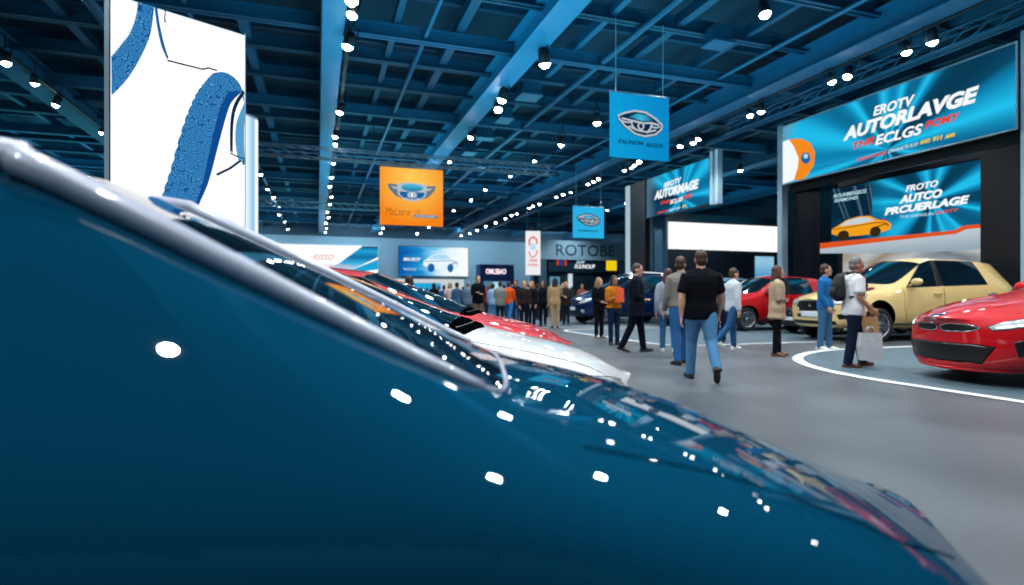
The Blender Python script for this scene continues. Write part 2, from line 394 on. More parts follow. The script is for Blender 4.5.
class Car:
    def __init__(s, name, label, loc, fwd, cols, col, axles=(.85,3.5), wr=.33, sub=2, scale=1.0, zs=1.0, group=None, seal=.008, sealmat=None, bulge=.13, spokes=10, rimmat=None, pillar=None, width=1.0, apillar=0, belt=.68, sideglass=None):
        rz = math.atan2(fwd[1], fwd[0]) + PI
        s.root = empty(name, loc, rz, label, 'car', group)
        s.S = Matrix.Diagonal((scale, scale*width, scale*zs, 1)); s.k = scale; s.paint = col
        shell = car_shell(cols, axles, wr, sub, bulge, apillar=apillar, belt=belt)
        s.L = max(v.co.x for v in shell.vertices)
        T = Matrix.Translation((0, 0, 0))
        shell.transform(s.S)
        bm = bmesh.new(); bm.from_mesh(shell); s.bvh = BVHTree.FromBMesh(bm); bm.free()
        s.part('body', shell, lambda f: f.material_index == 0, col)
        mid = sum(axles)/2*scale
        for ax in (-1, 1):
            for sd in (1, -1): s.part('wheel_well', shell, lambda f: f.material_index == 6 and (f.calc_center_median().x-mid)*ax > 0 and f.calc_center_median().y*sd > 0, M_MATTE)
        for nm, mi, sides in (('windscreen', 1, (0,)), ('rear_window', 4, (0,)), ('side_window', 2, (1,-1)), ('side_window', 3, (1,-1)), ('door_pillar', 5, (1,-1))):
            for sd in sides:
                o, loops = s.part(nm, shell, lambda f: f.material_index == mi and (sd == 0 or f.calc_center_median().y*sd > 0), pillar if (mi == 5 and pillar) else (M_BLACK if mi == 5 else (sideglass if (sideglass and mi in (2, 3)) else M_GLASS)))
                if o and mi != 5 and seal and not (sideglass and mi in (2, 3)):
                    t = MB()
                    for lp in loops: 
                        if len(lp) > 3: t.tube(lp, seal*scale, 6, True)
                    t.build('window_seal', sealmat if (sealmat and mi == 1) else M_BLACK, o, True)
        bpy.data.meshes.remove(shell)
        for ax in axles:
            for sd in (1, -1): s.wheel(ax, sd, wr, spokes, rimmat or M_ALLOY, cols)
    def part(s, name, shell, pred, m):
        me, loops, n = split_part(shell, pred, name)
        if not n: return None, []
        return link(name, me, m, s.root, True), loops
    def wheel(s, ax, sd, r, spokes, rm, cols):
        yo = (cols[2]['w']*.97-.035)*sd; k = s.k
        zc = r*k; M = Matrix.Translation((ax*k, yo*s.S[1][1], zc)) @ Matrix.Rotation(-PI/2*sd, 4, 'X') @ Matrix.Scale(k, 4)
        w = .105
        t = MB().lathe([(r*.66,-w),(r*.92,-w*1.02),(r*.99,-w*.8),(r,-w*.3),(r,w*-.0),(r*.99,.01),(r*.93,.03),(r*.70,.035),(r*.66,.02)], 36, M, cap=False)
        o = t.build('wheel', M_RUBBER, s.root, True)
        rb = MB().lathe([(r*.70,.03),(r*.68,.035),(r*.64,.022),(r*.62,-.06),(.02,-.065)], 36, M, cap=False)
        for i in range(spokes):
            a = 2*PI*i/spokes + (0.09 if i % 2 else -.09)*(spokes == 10)
            p = lambda q, rr, dd: M @ Vector((rr*math.cos(a+q), rr*math.sin(a+q), dd))
            vs = [rb.bm.verts.new(v) for v in (p(-.22, .06, .012), p(.22, .06, .012), p(.075, r*.66, .025), p(-.075, r*.66, .025),
                                               p(-.22, .06, -.02), p(.22, .06, -.02), p(.075, r*.66, -.01), p(-.075, r*.66, -.01))]
            for f in ((0,1,2,3),(7,6,5,4),(0,4,5,1),(1,5,6,2),(2,6,7,3),(3,7,4,0)): rb.bm.faces.new([vs[q] for q in f])
        rb.lathe([(.0,.03),(.05,.028),(.065,.015),(.065,-.03)], 20, M, cap=False)
        rb.build('rim', rm, o)
        MB().lathe([(r*.6,-.07),(.0,-.07)], 24, M, cap=False).build('brake_disc', mat('brake_dark', '#1a1d21', .5, .6, noise=.1), o)
    def hit(s, p, axis, sd=1):
        p = Vector(p)
        d = {'front': Vector((1,0,0)), 'side': Vector((0,-sd,0)), 'top': Vector((0,0,-1)), 'rear': Vector((-1,0,0))}[axis]
        h = s.bvh.ray_cast(p - d*6, d)
        if h[0] is None: 
            h = s.bvh.find_nearest(p)
        return h[0], h[1]
    def to3(s, a, b, axis, sd):
        S = s.S
        if axis in ('front', 'rear'): return Vector((0, a*S[1][1], b*S[2][2]))
        if axis == 'side': return Vector((a*S[0][0], 0, b*S[2][2]))
        return Vector((a*S[0][0], b*S[1][1], 0))
    def patch(s, name, pts, m, axis='front', sd=1, off=.008, parent=None, rings=7, dense=4, lab=None, rim=None):
        """outline (in metres of the unscaled car) laid onto the body surface"""
        P = []
        for i in range(len(pts)):
            a, b = pts[i], pts[(i+1) % len(pts)]
            for q in range(dense): P.append((a[0]+(b[0]-a[0])*q/dense, a[1]+(b[1]-a[1])*q/dense))
        cx = sum(p[0] for p in P)/len(P); cz = sum(p[1] for p in P)/len(P)
        bm = bmesh.new(); prev = None; edge = None
        for r in range(rings, 0, -1):
            f = r/rings; ring = []
            for p in P:
                h, nrm = s.hit(s.to3(cx+(p[0]-cx)*f, cz+(p[1]-cz)*f, axis, sd), axis, sd)
                ring.append(bm.verts.new(h + nrm*off*(1 if r < rings else .0)))
            if edge is None: edge = [v.co.copy() for v in ring]
            if prev:
                for i in range(len(P)): bm.faces.new((prev[i], prev[(i+1)%len(P)], ring[(i+1)%len(P)], ring[i]))
            prev = ring
        h, nrm = s.hit(s.to3(cx, cz, axis, sd), axis, sd); c = bm.verts.new(h + nrm*off)
        for i in range(len(P)): bm.faces.new((prev[i], prev[(i+1)%len(P)], c))
        bmesh.ops.recalc_face_normals(bm, faces=bm.faces[:])
        me = bpy.data.meshes.new(name); bm.to_mesh(me); bm.free()
        o = link(name, me, m, parent or s.root, True)
        if lab: o['label'] = lab
        if rim:
            MB().tube(edge, rim[1]*s.k, 6, True).build(rim[2] if len(rim) > 2 else 'surround', rim[0], o, True)
        return o
    def line(s, name, pts, m, axis='side', sd=1, r=.004, parent=None, dense=8, off=0.0):
        out = []
        for i in range(len(pts)-1):
            a, b = pts[i], pts[i+1]
            for q in range(dense + (i == len(pts)-2)):
                t = q/dense; h, nrm = s.hit(s.to3(a[0]+(b[0]-a[0])*t, a[1]+(b[1]-a[1])*t, axis, sd), axis, sd); out.append(h+nrm*off)
        return MB().tube(out, r*s.k, 5).build(name, m, parent or s.root, True)
    def mirror(s, x, z, m, y=.87):
        for sd in (1, -1):
            p = Vector((x*s.k, (y+.10)*sd*s.S[1][1], z*s.S[2][2])); b = MB()
            b.ell(p, (.075*s.k, .115*s.k, .075*s.k), 16)
            b.loft([p - Vector((.0, .06*sd, .03))*s.k, p - Vector((.02, .17*sd, .10))*s.k], [(.03*s.k, .02*s.k)]*2)
            o = b.build('side_mirror', m, s.root, True)
            MB().ell(p + Vector((.045*s.k, 0, 0)), (.035*s.k, .095*s.k, .058*s.k), 12).build('mirror_glass', M_CHROME, o, True)
    def doors(s, x0, xb, x2, zt, zl=.34, handles=True):
        for sd in (1, -1):
            s.line('door_seam', [(x0-.03, zt-.03), (x0-.05, .6), (x0+.02, zl), (xb, zl), (xb+.02, zt-.06)], M_MATTE, 'side', sd)
            if x2: s.line('door_seam', [(xb+.03, zt-.06), (xb+.01, zl), (x2-.25, zl), (x2-.12, .62), (x2+.05, zt-.08)], M_MATTE, 'side', sd)
            if handles:
                for hx in ([xb-.25] + ([x2-.10] if x2 else [])):
                    h, n = s.hit(s.to3(hx, zt-.13, 'side', sd), 'side', sd)
                    h2, n2 = s.hit(s.to3(hx+.17, zt-.125, 'side', sd), 'side', sd)
                    MB().tube([h, h+n*.03*s.k, h2+n2*.03*s.k, h2], .013*s.k, 8).build('door_handle', s.paint, s.root, True)
def sym(c, fn):
    for sd in (1, -1): fn(sd)

# ---- the parked row: teal car right beside the camera, then white, then red
row_f = cs(.9956, .094).to_2d().normalized()
def row_car(name, label, col, xc, d, cols, sub=2, near=False, **kw):
    p = cs(xc, d)
    c = Car(name, label, p, row_f, cols, col, axles=(.90 if near else .86, 3.45), wr=.30 if near else .33, sub=sub, **kw)
    for sd in (1, -1):
        if not near: c.patch('headlight', [(.40*sd,.60),(.56*sd,.635),(.70*sd,.66),(.75*sd,.62),(.66*sd,.575),(.46*sd,.56)], M_LAMP, rim=(M_BLACK,.006))
        if near: c.patch('headlight', [(.40*sd,.46),(.52*sd,.51),(.66*sd,.55),(.70*sd,.50),(.60*sd,.45),(.46*sd,.43)], M_LAMP, rim=(M_BLACK,.006))
        c.line('hood_seam', [(.42,.50*sd),(.6,.60*sd),(.95,.62*sd),(1.22,.66*sd)] if near else [(.30,.60*sd),(.6,.66*sd),(.95,.68*sd),(1.2,.70*sd)], M_MATTE, 'top', 1, r=.0025)
    c.patch('grille', [(-.42,.42 if near else .50),(.42,.42 if near else .50),(.50,.36 if near else .42),(.40,.28),(-.40,.28),(-.50,.36 if near else .42)], M_BLACK, rim=(M_CHROME,.006))
    c.patch('tail_light', [(.45,.80),(.68,.82),(.68,.72),(.45,.70)], M_TAIL, 'rear'); c.patch('tail_light', [(-.45,.80),(-.68,.82),(-.68,.72),(-.45,.70)], M_TAIL, 'rear')
    if not near:
        c.patch('cowl', [(1.00,-.2),(1.00,.2),(1.13,.58),(1.27,.70),(1.20,.52),(1.06,.2),(1.06,-.2),(1.20,-.52),(1.27,-.70),(1.13,-.58)], M_MATTE, 'top', off=.006)
        c.mirror(1.62, .98, c.paint); c.doors(1.50, 2.5, 3.4, .90)
    return c
TEAL = mat('teal_paint', '#054461', .6, 0, 1.0, noise=.05, nscale=3, spec=0, coat_rough=.012)
M_TRIM_REFL = mat('trim_and_reflection', '#c6cee2', .38, 0, .7, noise=.06)  # pale colour carries the reflection painted on the pillars; also real foot trim
ROWG = 'cars parked in a row in front of the camera'
car1 = row_car('parked_car', 'dark teal car right beside the camera, its hood filling the lower picture', TEAL, 1.27, 1.717, fastback(), sub=3, near=True, group=ROWG,
               belt=0.0, sideglass=TEAL, pillar=TEAL, seal=0)
# reflected light shaped as pale strips along both screen pillars and the roof edge; slim trim at the foot of the screen
def pillar_reflection(c):
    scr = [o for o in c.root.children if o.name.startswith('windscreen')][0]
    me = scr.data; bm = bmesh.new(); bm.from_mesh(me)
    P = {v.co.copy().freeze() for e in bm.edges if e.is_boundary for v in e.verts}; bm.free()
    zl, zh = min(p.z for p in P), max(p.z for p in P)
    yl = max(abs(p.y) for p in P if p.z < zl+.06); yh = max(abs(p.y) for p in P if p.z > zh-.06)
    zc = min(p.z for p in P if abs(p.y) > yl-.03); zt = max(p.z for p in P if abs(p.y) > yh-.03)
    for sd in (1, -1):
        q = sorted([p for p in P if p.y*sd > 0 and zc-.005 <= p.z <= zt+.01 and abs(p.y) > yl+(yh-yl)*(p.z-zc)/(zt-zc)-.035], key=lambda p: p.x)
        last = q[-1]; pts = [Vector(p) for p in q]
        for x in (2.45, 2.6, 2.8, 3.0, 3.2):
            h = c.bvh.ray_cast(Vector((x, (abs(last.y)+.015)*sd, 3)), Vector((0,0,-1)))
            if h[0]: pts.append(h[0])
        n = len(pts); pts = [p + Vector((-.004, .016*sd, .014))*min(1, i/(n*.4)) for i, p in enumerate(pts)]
        MB().tube(pts, [.012+.026*min(1, i/(n*.75)) for i in range(n)], 10).build('pillar_reflection', M_TRIM_REFL, c.root, True)
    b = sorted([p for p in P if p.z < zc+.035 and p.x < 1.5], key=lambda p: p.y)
    MB().tube([Vector(p) for p in b], .005, 6).build('screen_foot_trim', M_TRIM_REFL, c.root, True)
pillar_reflection(car1)
car2 = row_car('parked_car', 'white car in the row just beyond the dark teal hood', paint('white_paint', '#e3e6e8', .3, .0), .80, 4.05, sleek(-.02, -.03), group=ROWG)
car3 = row_car('parked_car', 'red car in the row, farthest one, beyond the white hood', paint('row_red_paint', '#b80512', .45, 0), .66, 6.6, sleek(), group=ROWG)
# ================================================================ PEOPLE
SKIN = {k: mat('skin_'+k, c, .55, noise=.08, nscale=20) for k, c in dict(fair='#c99a80', tan='#a8765a', deep='#6b4330').items()}
HAIR = {k: mat('hair_'+k, c, .6, noise=.35, nscale=40) for k, c in dict(dark='#15100e', brown='#3b2618', red='#3f1d15', blond='#8d6a42', grey='#6b6866', ginger='#7a3a1c').items()}
def cloth(c, name='cloth'): return mat(name, c, .9, noise=.18, nscale=14, bump=.25, spec=.08)
M_EYE = mat('eye', '#1b1512', .2, noise=.2); M_LIP = mat('lip', '#8a4a42', .5, noise=.1); M_BROW = mat('brow', '#2a1d16', .8, noise=.2)

def skeleton(P):
    """joint positions from a pose; person faces -Y, +X is the person's left"""
    J = {}; leg = {}; lows = []
    for sd, k in ((1, 'L'), (-1, 'R')):
        a, b, ft, sp = P.get('leg'+k, (0, 0, 0, 0))
        hip = Vector((sd*.09, 0, .93)); d1 = Vector((sd*math.sin(sp), -math.sin(a), -math.cos(a)))
        knee = hip + d1.normalized()*.43; d2 = Vector((sd*math.sin(sp)*.5, -math.sin(a-b), -math.cos(a-b)))
        ank = knee + d2.normalized()*.42
        fd = Vector((sd*.18, -math.cos(ft), math.sin(ft))).normalized()
        leg[k] = [hip, knee, ank, fd]
        heel = ank - fd*.06 + Vector((0,0,-.075)); toe = ank + fd*.17 + Vector((0,0,-.075))
        lows.append(min(heel.z, toe.z, ank.z-.085))
    lift = -min(lows)
    for k in leg:
        for i in range(3): leg[k][i] = leg[k][i] + Vector((0,0,lift))
    J['leg'] = leg; pz = .93 + lift; J['pz'] = pz
    R = Matrix.Rotation(P.get('lean', 0), 3, 'X'); T = Matrix.Rotation(P.get('twist', 0), 3, 'Z'); piv = Vector((0, 0, pz))
    up = lambda v: piv + R @ (T @ (Vector(v)+Vector((0,0,.93)) - Vector((0,0,.93))))
    J['up'] = up; J['arm'] = {}
    for sd, k in ((1, 'L'), (-1, 'R')):
        a, c, e, inn = P.get('arm'+k, (.05, .12, .25, 0))
        sh = up((sd*P.get('shw', .185), .005, .452)); 
        d1 = R @ T @ Vector((sd*math.sin(c)*math.cos(a), -math.sin(a), -math.cos(a)*math.cos(c)))
        el = sh + d1.normalized()*.29
        d2 = R @ T @ Vector((sd*(math.sin(c)*.5 - math.sin(inn)), -math.sin(a+e)*math.cos(inn), -math.cos(a+e)))
        d2.normalize(); wr = el + d2*.25
        J['arm'][k] = (sh, el, wr, d2)
    return J
def person_meshes(P, voxel=.010, cvox=.012):
    """returns dict part -> mesh for a pose/build; a body that is one continuous surface plus clothes"""
    J = skeleton(P); up = J['up']; bk = P.get('bulk', 1.0); fem = P.get('fem', 0); out = {}
    nod, turn = P.get('nod', 0), P.get('turn', 0)
    nk = up((0, .0, .56)); hc = up((0, -.02-math.sin(nod)*.05, .68))
    HM = Matrix.Translation(hc) @ Matrix.Rotation(turn, 4, 'Z') @ Matrix.Rotation(nod+P.get('lean', 0)*.5, 4, 'X')
    tors = [(-.10,.165,.115), (.0,.172 if not fem else .178,.118), (.12,.15 if not fem else .135,.105), (.26,.158 if not fem else .145,.112), (.38,.172 if not fem else .155,.115), (.46,.165 if not fem else .145,.095), (.51,.10,.07)]
    shr = .058 if not fem else .047
    def torso(mb, t, z0=-.10, z1=.6, flare=0):
        st = [s for s in tors if z0-1e-6 <= s[0] <= z1]
        if z0 < tors[0][0]:
            st = [(z0, .165+flare, .115+flare)] + st
        b = lambda z: bk + (P.get('belly', 0) if .0 <= z <= .3 else 0)
        mb.loft([up((0, -.012*(P.get('belly', 0)*6 if z < .3 else 0), z)) for z, _, _ in st], [(rx*bk+t, ry*b(z)+t) for z, rx, ry in st], n=20)
    def arms(mb, t, upto, taper=0):
        for k in 'LR':
            sh, el, wr, d = J['arm'][k]; c = up((0, 0, .45)); inn = c + (sh-c)*.5; top = up((0, .012, .525))
            mb.loft([top, top+(sh-top)*.55+Vector((0,0,.004)), sh+Vector((0,0,.0))], [(.055+t*.4,)*2, (.046+t*.6,)*2, (.044+t*.6,)*2])
            if upto == 'short':
                mb.loft([inn, sh, sh+(el-sh)*.45, sh+(el-sh)*.72], [(.06+t,.06+t), (shr*.86*bk+t,)*2, (.050*bk+t,.053*bk+t), (.054*bk+t,.057*bk+t)])
            else:
                end = wr - d*.01 if upto == 'long' else wr
                mb.loft([inn, sh, sh+(el-sh)*.5, el, el+(wr-el)*.35, end], [(.06+t,.06+t), (shr*.86*bk+t,)*2, (.046*bk+t,)*2, (.039*bk+t,)*2, (.038*bk+t,)*2, (.026+t,.024+t)])
    def hand(mb, k, sd):
        sh, el, wr, d = J['arm'][k]; X = Vector((1,0,0)); 
        side = (Vector((0,-1,0)) - d*Vector((0,-1,0)).dot(d)); side = side.normalized() if side.length > .2 else Vector((0,0,1))   # thumb side = forwards
        nrm = d.cross(side)*(1 if sd > 0 else -1)                      # palm normal towards the body
        if nrm.dot(Vector((-sd,0,0))) < 0: nrm = -nrm
        mb.loft([wr-d*.02, wr+d*.02, wr+d*.06, wr+d*.095], [(.024,.021),(.032,.018),(.040,.017),(.038,.014)], side)
        for i, (o, l) in enumerate(((.030,.068),(.010,.076),(-.011,.070),(-.030,.055))):
            b = wr + d*.088 + side*o; m = b + d*l*.55 + nrm*.008; e = m + d*l*.40 + nrm*.022
            mb.loft([b-d*.02, m, e], [.0092, .0088, .0075], side, 8)
        b = wr + d*.03 + side*.026; m = b + side*.025 + d*.028 + nrm*.006; e = m + d*.032 + nrm*.008 + side*.006
        mb.loft([b-side*.01, m, e], [.012, .0105, .009], nrm, 8)
    b = MB(); torso(b, -.014); arms(b, 0, 'wrist')
    b.loft([up((0,.01,.47)), nk, hc + Vector((0,0,-.06))], [(.066,.062),(.056*min(bk,1.1),.058),(.054,.056)])
    b.ell((0, .005, .02), (.076, .098, .108), 20, HM); b.ell((0, -.022, -.055), (.058, .070, .062), 16, HM)       # skull, jaw
    b.ell((0, -.102, -.015), (.013, .020, .026), 10, HM); b.ell((0, -.094, .012), (.010, .012, .026), 8, HM)       # nose
    b.ell((0, -.088, -.062), (.024, .012, .012), 8, HM); b.ell((0, -.083, -.095), (.024, .018, .018), 8, HM)       # lips, chin
    for sd in (1, -1): b.ell((sd*.077, .012, -.012), (.012, .022, .032), 10, HM)                                   # ears
    for k, sd in (('L', 1), ('R', -1)):
        hand(b, k, sd)
        hip, kn, an, fd = J['leg'][k]
        b.loft([hip+Vector((0,0,.04)), hip+(kn-hip)*.35, kn, kn+(an-kn)*.3, an, an-Vector((0,0,.03))], [(.085*bk,.09*bk),(.08*bk,.083*bk),(.056,.058),(.054,.06),(.036,.038),(.035,.04)])
        b.loft([an-fd*.04+Vector((0,0,-.05)), an+fd*.06+Vector((0,0,-.05)), an+fd*.15+Vector((0,0,-.065))], [(.032,.03),(.038,.026),(.032,.018)])
    out['body'] = remesh(b, voxel, 2, .4)
    # top
    t = MB(); hem = P.get('hem', -.08); thick = P.get('thick', .016)+.006
    torso(t, thick, hem, .52, P.get('flare', 0)); arms(t, thick*.8, P.get('sleeve', 'long'))
    if P.get('collar'): t.loft([up((0,.008,.47)), up((0,.004,.535))], [(.085,.082),(.068,.07)])
    out['top'] = remesh(t, cvox, 3)
    # trousers / skirt
    r = MB(); w = P.get('wide', 1.0)
    r.loft([up((0,0,.09)), Vector((0,0,J['pz']+.02)), Vector((0,0,J['pz']-.10))], [(.15*bk+.0,.105*bk+.0),(.172*bk+.003,.118*bk+.003),(.165*bk+.006,.115*bk+.008)], n=18)
    r.ell((0, .0, J['pz']-.10), (.165*bk+.004, .115*bk+.008, .085))
    for k in 'LR':
        hip, kn, an, fd = J['leg'][k]
        r.loft([hip+Vector((0,0,.03)), hip+(kn-hip)*.35, kn, kn+(an-kn)*.4, an+(an-kn).normalized()*.03], [(.098*bk,.108*bk),(.094*bk,.10*bk),(.068*w,.073*w),(.062*w,.068*w),(.056*w,.06*w)])
    out['trousers'] = remesh(r, cvox, 3)
    for k, sd in (('L', 1), ('R', -1)):
        hip, kn, an, fd = J['leg'][k]; s = MB(); dn = Vector((0,0,-1)) + fd*fd.z; dn.normalize(); c = an + dn*.045
        s.loft([c-fd*.075, c-fd*.05, c+fd*.03-dn*.012, c+fd*.10+dn*.01, c+fd*.165+dn*.018, c+fd*.19+dn*.024], [(.022,.03),(.038,.042),(.044,.045),(.046,.032),(.036,.024),(.018,.014)])
        s.loft([an-dn*.03, c], [(.042,.046),(.045,.05)])
        q = dn*.034
        s.loft([c-fd*.078+q, c-fd*.05+q, c+fd*.05+q, c+fd*.12+q, c+fd*.185+q], [(.026,.010),(.040,.011),(.044,.011),(.046,.011),(.026,.010)])
        out['shoe'+k] = remesh(s, .008 if voxel < .011 else .012, 2)
    # hair
    h = MB(); st = P.get('hair', 'short')
    if st == 'short':
        h.ell((0, .020, .040), (.083, .098, .098), 18, HM); h.ell((0, .045, -.02), (.074, .068, .075), 14, HM)
    elif st == 'bald':
        h.ell((0, .030, .005), (.081, .084, .075), 16, HM); h.ell((0, .04, .05), (.070, .075, .068), 14, HM)
    elif st == 'bun':
        h.ell((0, .020, .040), (.084, .100, .098), 18, HM); h.ell((0, .045, -.02), (.074, .068, .085), 14, HM); h.ell((0, .13, .05), (.045, .045, .045), 12, HM)
    else:
        h.ell((0, .022, .040), (.087, .103, .102), 18, HM)
        n0 = HM @ Vector((0, .05, .0)); l = P.get('hairlen', .30)
        h.loft([n0, HM @ Vector((0, .075, -.12)), HM @ Vector((0, .085, -.12-l*.5)), HM @ Vector((0, .07, -.12-l))], [(.088,.07),(.10,.06),(.105,.045),(.07,.025)])
        for sd in (1, -1): h.loft([HM @ Vector((sd*.07, .0, .03)), HM @ Vector((sd*.085, .005, -.08)), HM @ Vector((sd*.09, -.01, -.12-l*.6))], [(.022,.045),(.024,.045),(.018,.02)])
    out['hair'] = remesh(h, .010, 2)
    # face details
    e = MB()
    for sd in (1, -1): e.ell((sd*.031, -.086, .008), (.012, .010, .007), 8, HM)
    out['eyes'] = e.mesh('eyes'); out['eyes'].shade_smooth()
    e = MB()
    for sd in (1, -1): e.loft([HM @ Vector((sd*.014, -.094, .030)), HM @ Vector((sd*.046, -.082, .030))], [.005, .004], (0,0,1), 6)
    out['brows'] = e.mesh('brows')
    e = MB(); e.ell((0, -.097, -.062), (.022, .007, .006), 8, HM); out['mouth'] = e.mesh('mouth')
    out['J'] = J; out['HM'] = HM
    return out
NAMES = {'top': 'top', 'trousers': 'trousers', 'shoeL': 'shoe', 'shoeR': 'shoe', 'hair': 'hair', 'eyes': 'eyes', 'brows': 'eyebrows', 'mouth': 'mouth'}
def put_person(Ms, label, loc, face, H, mats, topname='shirt', group=None, face_bits=True):
    """face: direction (hall xy) the person faces. mats: skin, top, bottom, shoe, hair"""
    rz = math.atan2(face[1], face[0]) + PI/2
    root = empty('person', loc, rz, label, 'person', group); k = H/1.76; root.scale = (k, k, k)
    def add(nm, key, m):
        me = Ms[key]
        if not me.materials: me.materials.append(m)
        o = bpy.data.objects.new(nm, me); COL.objects.link(o); o.parent = root
        o.material_slots[0].link = 'OBJECT'; o.material_slots[0].material = m; return o
    o = add('body', 'body', mats[0]); add(topname, 'top', mats[1]); add('trousers', 'trousers', mats[2])
    add('shoe', 'shoeL', mats[3]); add('shoe', 'shoeR', mats[3]); add('hair', 'hair', mats[4])
    if face_bits: add('eyes', 'eyes', M_EYE); add('eyebrows', 'brows', M_BROW); add('mouth', 'mouth', M_LIP)
    return root
def D(xc, d): v = cs(xc, d); return (v.x, v.y)          # direction given as (right, away) of the picture
def at_feet(px, py): return ground(px, py)

AWAY, TOW, LEFT, RIGHT = D(0,1), D(0,-1), D(-1,0), D(1,0)
JEANS = cloth('#4a7ba3', 'denim'); NAVY = cloth('#101a2c', 'navy_cloth'); BLACK = cloth('#0c0f15', 'black_cloth'); WHITE = cloth('#d9dcdf', 'white_cloth')
S_DARK = mat('dark_shoe', '#15120f', .5, noise=.2); S_WHITE = mat('white_shoe', '#dcdcd8', .6, noise=.1); S_BROWN = mat('brown_shoe', '#5d3722', .5, noise=.2)
S_GREY = mat('tan_shoe', '#7b6a5a', .6, noise=.2)

# man in the black polo shirt, walking away
m = person_meshes(dict(legL=(.22,.10,.05,.03), legR=(-.30,.42,-.85,.03), armL=(-.10,.20,.22,.10), armR=(.14,.22,.28,.10), sleeve='short', bulk=1.16, belly=.05, hem=-.11, shw=.20, hair='short', nod=.05, thick=.018, collar=1, wide=1.12), .008)
put_person(m, 'man in a black short-sleeved shirt and blue jeans walking away, nearest of the walkers', at_feet(701, 380), D(.10,1), 1.76, (SKIN['fair'], BLACK, JEANS, S_DARK, HAIR['brown']), 'polo_shirt', face_bits=False)
# man half hidden behind him, grey-beige top
m = person_meshes(dict(legL=(-.12,.1,0,.04), legR=(.2,.12,.1,.02), armL=(.1,.12,.3,0), armR=(-.12,.15,.2,0), sleeve='long', bulk=1.08, hem=-.08, hair='short', turn=-.5, thick=.02), .010)
put_person(m, 'man in a loose grey-beige top and jeans, half hidden behind the black-shirted man', at_feet(681, 364), D(-.1,1), 1.80, (SKIN['fair'], cloth('#77746f', 'grey_top'), cloth('#2a5a8c', 'denim_mid'), S_DARK, HAIR['brown']), 'shirt', face_bits=False)
# woman with reddish hair and white shoes
m = person_meshes(dict(legL=(.25,.1,.1,.02), legR=(-.2,.25,-.2,.02), armL=(-.1,.12,.2,0), armR=(.15,.12,.3,0), sleeve='long', fem=1, bulk=.98, hem=-.14, hair='long', hairlen=.12, thick=.022), .011)
put_person(m, 'woman with reddish hair, grey top, blue jeans and white shoes, left of the jeans-clad man', at_feet(668, 352), D(.2,1), 1.70, (SKIN['fair'], cloth('#8b95a0', 'pale_grey_top'), cloth('#3a6f9d', 'denim_light'), S_WHITE, HAIR['red']), 'sweater', face_bits=False)
# man in light grey sweater walking right
m = person_meshes(dict(legL=(.16,.10,.05,.02), legR=(-.40,.35,-.4,.02), armL=(.2,.10,.3,0), armR=(-.15,.12,.2,0), sleeve='long', hem=-.10, hair='short', nod=.12, thick=.022), .010)
put_person(m, 'man in a pale grey sweater and jeans walking right past the red hatchback', at_feet(733, 350), D(.9,.25), 1.72, (SKIN['fair'], cloth('#b6c0c8', 'pale_sweater'), cloth('#234e78', 'denim_dark'), S_WHITE, HAIR['brown']), 'sweater')
# two heads behind the black shirted man
m = person_meshes(dict(sleeve='long', hair='short', hem=-.1), .012)
put_person(m, 'dark-haired person in a grey jacket seen between black shirt and pale sweater', at_feet(720, 342), D(.2,1), 1.66, (SKIN['tan'], cloth('#5a636c', 'slate_cloth'), NAVY, S_DARK, HAIR['brown']), 'jacket', face_bits=False)
put_person(m, 'blond person in navy mostly hidden behind shoulder of the black-shirted man', at_feet(711, 340), AWAY, 1.72, (SKIN['fair'], NAVY, NAVY, S_DARK, HAIR['blond']), 'jacket', face_bits=False)
# man in dark suit walking right
m = person_meshes(dict(legL=(.20,.08,.10,.0), legR=(-.22,.20,-.25,.0), armL=(.15,.08,1.2,1.1), armR=(.10,.10,1.25,1.0), sleeve='long', hem=-.22, flare=.012, hair='short', nod=.2, thick=.026, collar=1, bulk=1.04), .009)
r = put_person(m, 'man in a dark navy suit walking right beside the navy people carrier', at_feet(636, 352), D(.95,-.25), 1.80, (SKIN['fair'], cloth('#0b1220', 'suit_cloth'), cloth('#0a101c', 'suit_trousers'), S_DARK, HAIR['brown']), 'suit_jacket')
# woman in mustard jacket holding an orange folder
m = person_meshes(dict(armL=(.15,.05,1.7,1.15), armR=(.15,.05,1.7,1.1), sleeve='long', fem=1, hem=-.06, hair='long', hairlen=.10, thick=.026, nod=.1), .010)
r = put_person(m, 'woman in a mustard and brown jacket with arms folded, holding an orange folder', at_feet(614, 345), D(.35,-1), 1.60, (SKIN['tan'], cloth('#a8641a', 'mustard_cloth'), cloth('#14233f', 'navy_jeans'), S_DARK, HAIR['dark']), 'jacket')
fo = empty('folder', r.location + Vector((0,0,0)), r.rotation_euler.z, 'orange folder held upright by the woman in the mustard jacket', 'folder')
MB().box(-.12, .10, -.275, -.255, .98, 1.30).build('cover', mat('orange_card', '#d8531c', .6, noise=.1), fo)
MB().box(-.115, .095, -.255, -.245, .985, 1.295).build('sheet', mat('paper', '#e6e2da', .8, noise=.05), fo)
# woman in black beside her
m = person_meshes(dict(armL=(.1,.08,1.3,1.0), armR=(.1,.08,1.2,1.0), sleeve='long', fem=1, hem=-.12, hair='long', hairlen=.2, turn=.4), .011)
put_person(m, 'light-haired woman all in black, standing left of the mustard jacket', at_feet(599, 338), D(.5,-1), 1.62, (SKIN['fair'], BLACK, BLACK, S_GREY, HAIR['blond']), 'jacket')
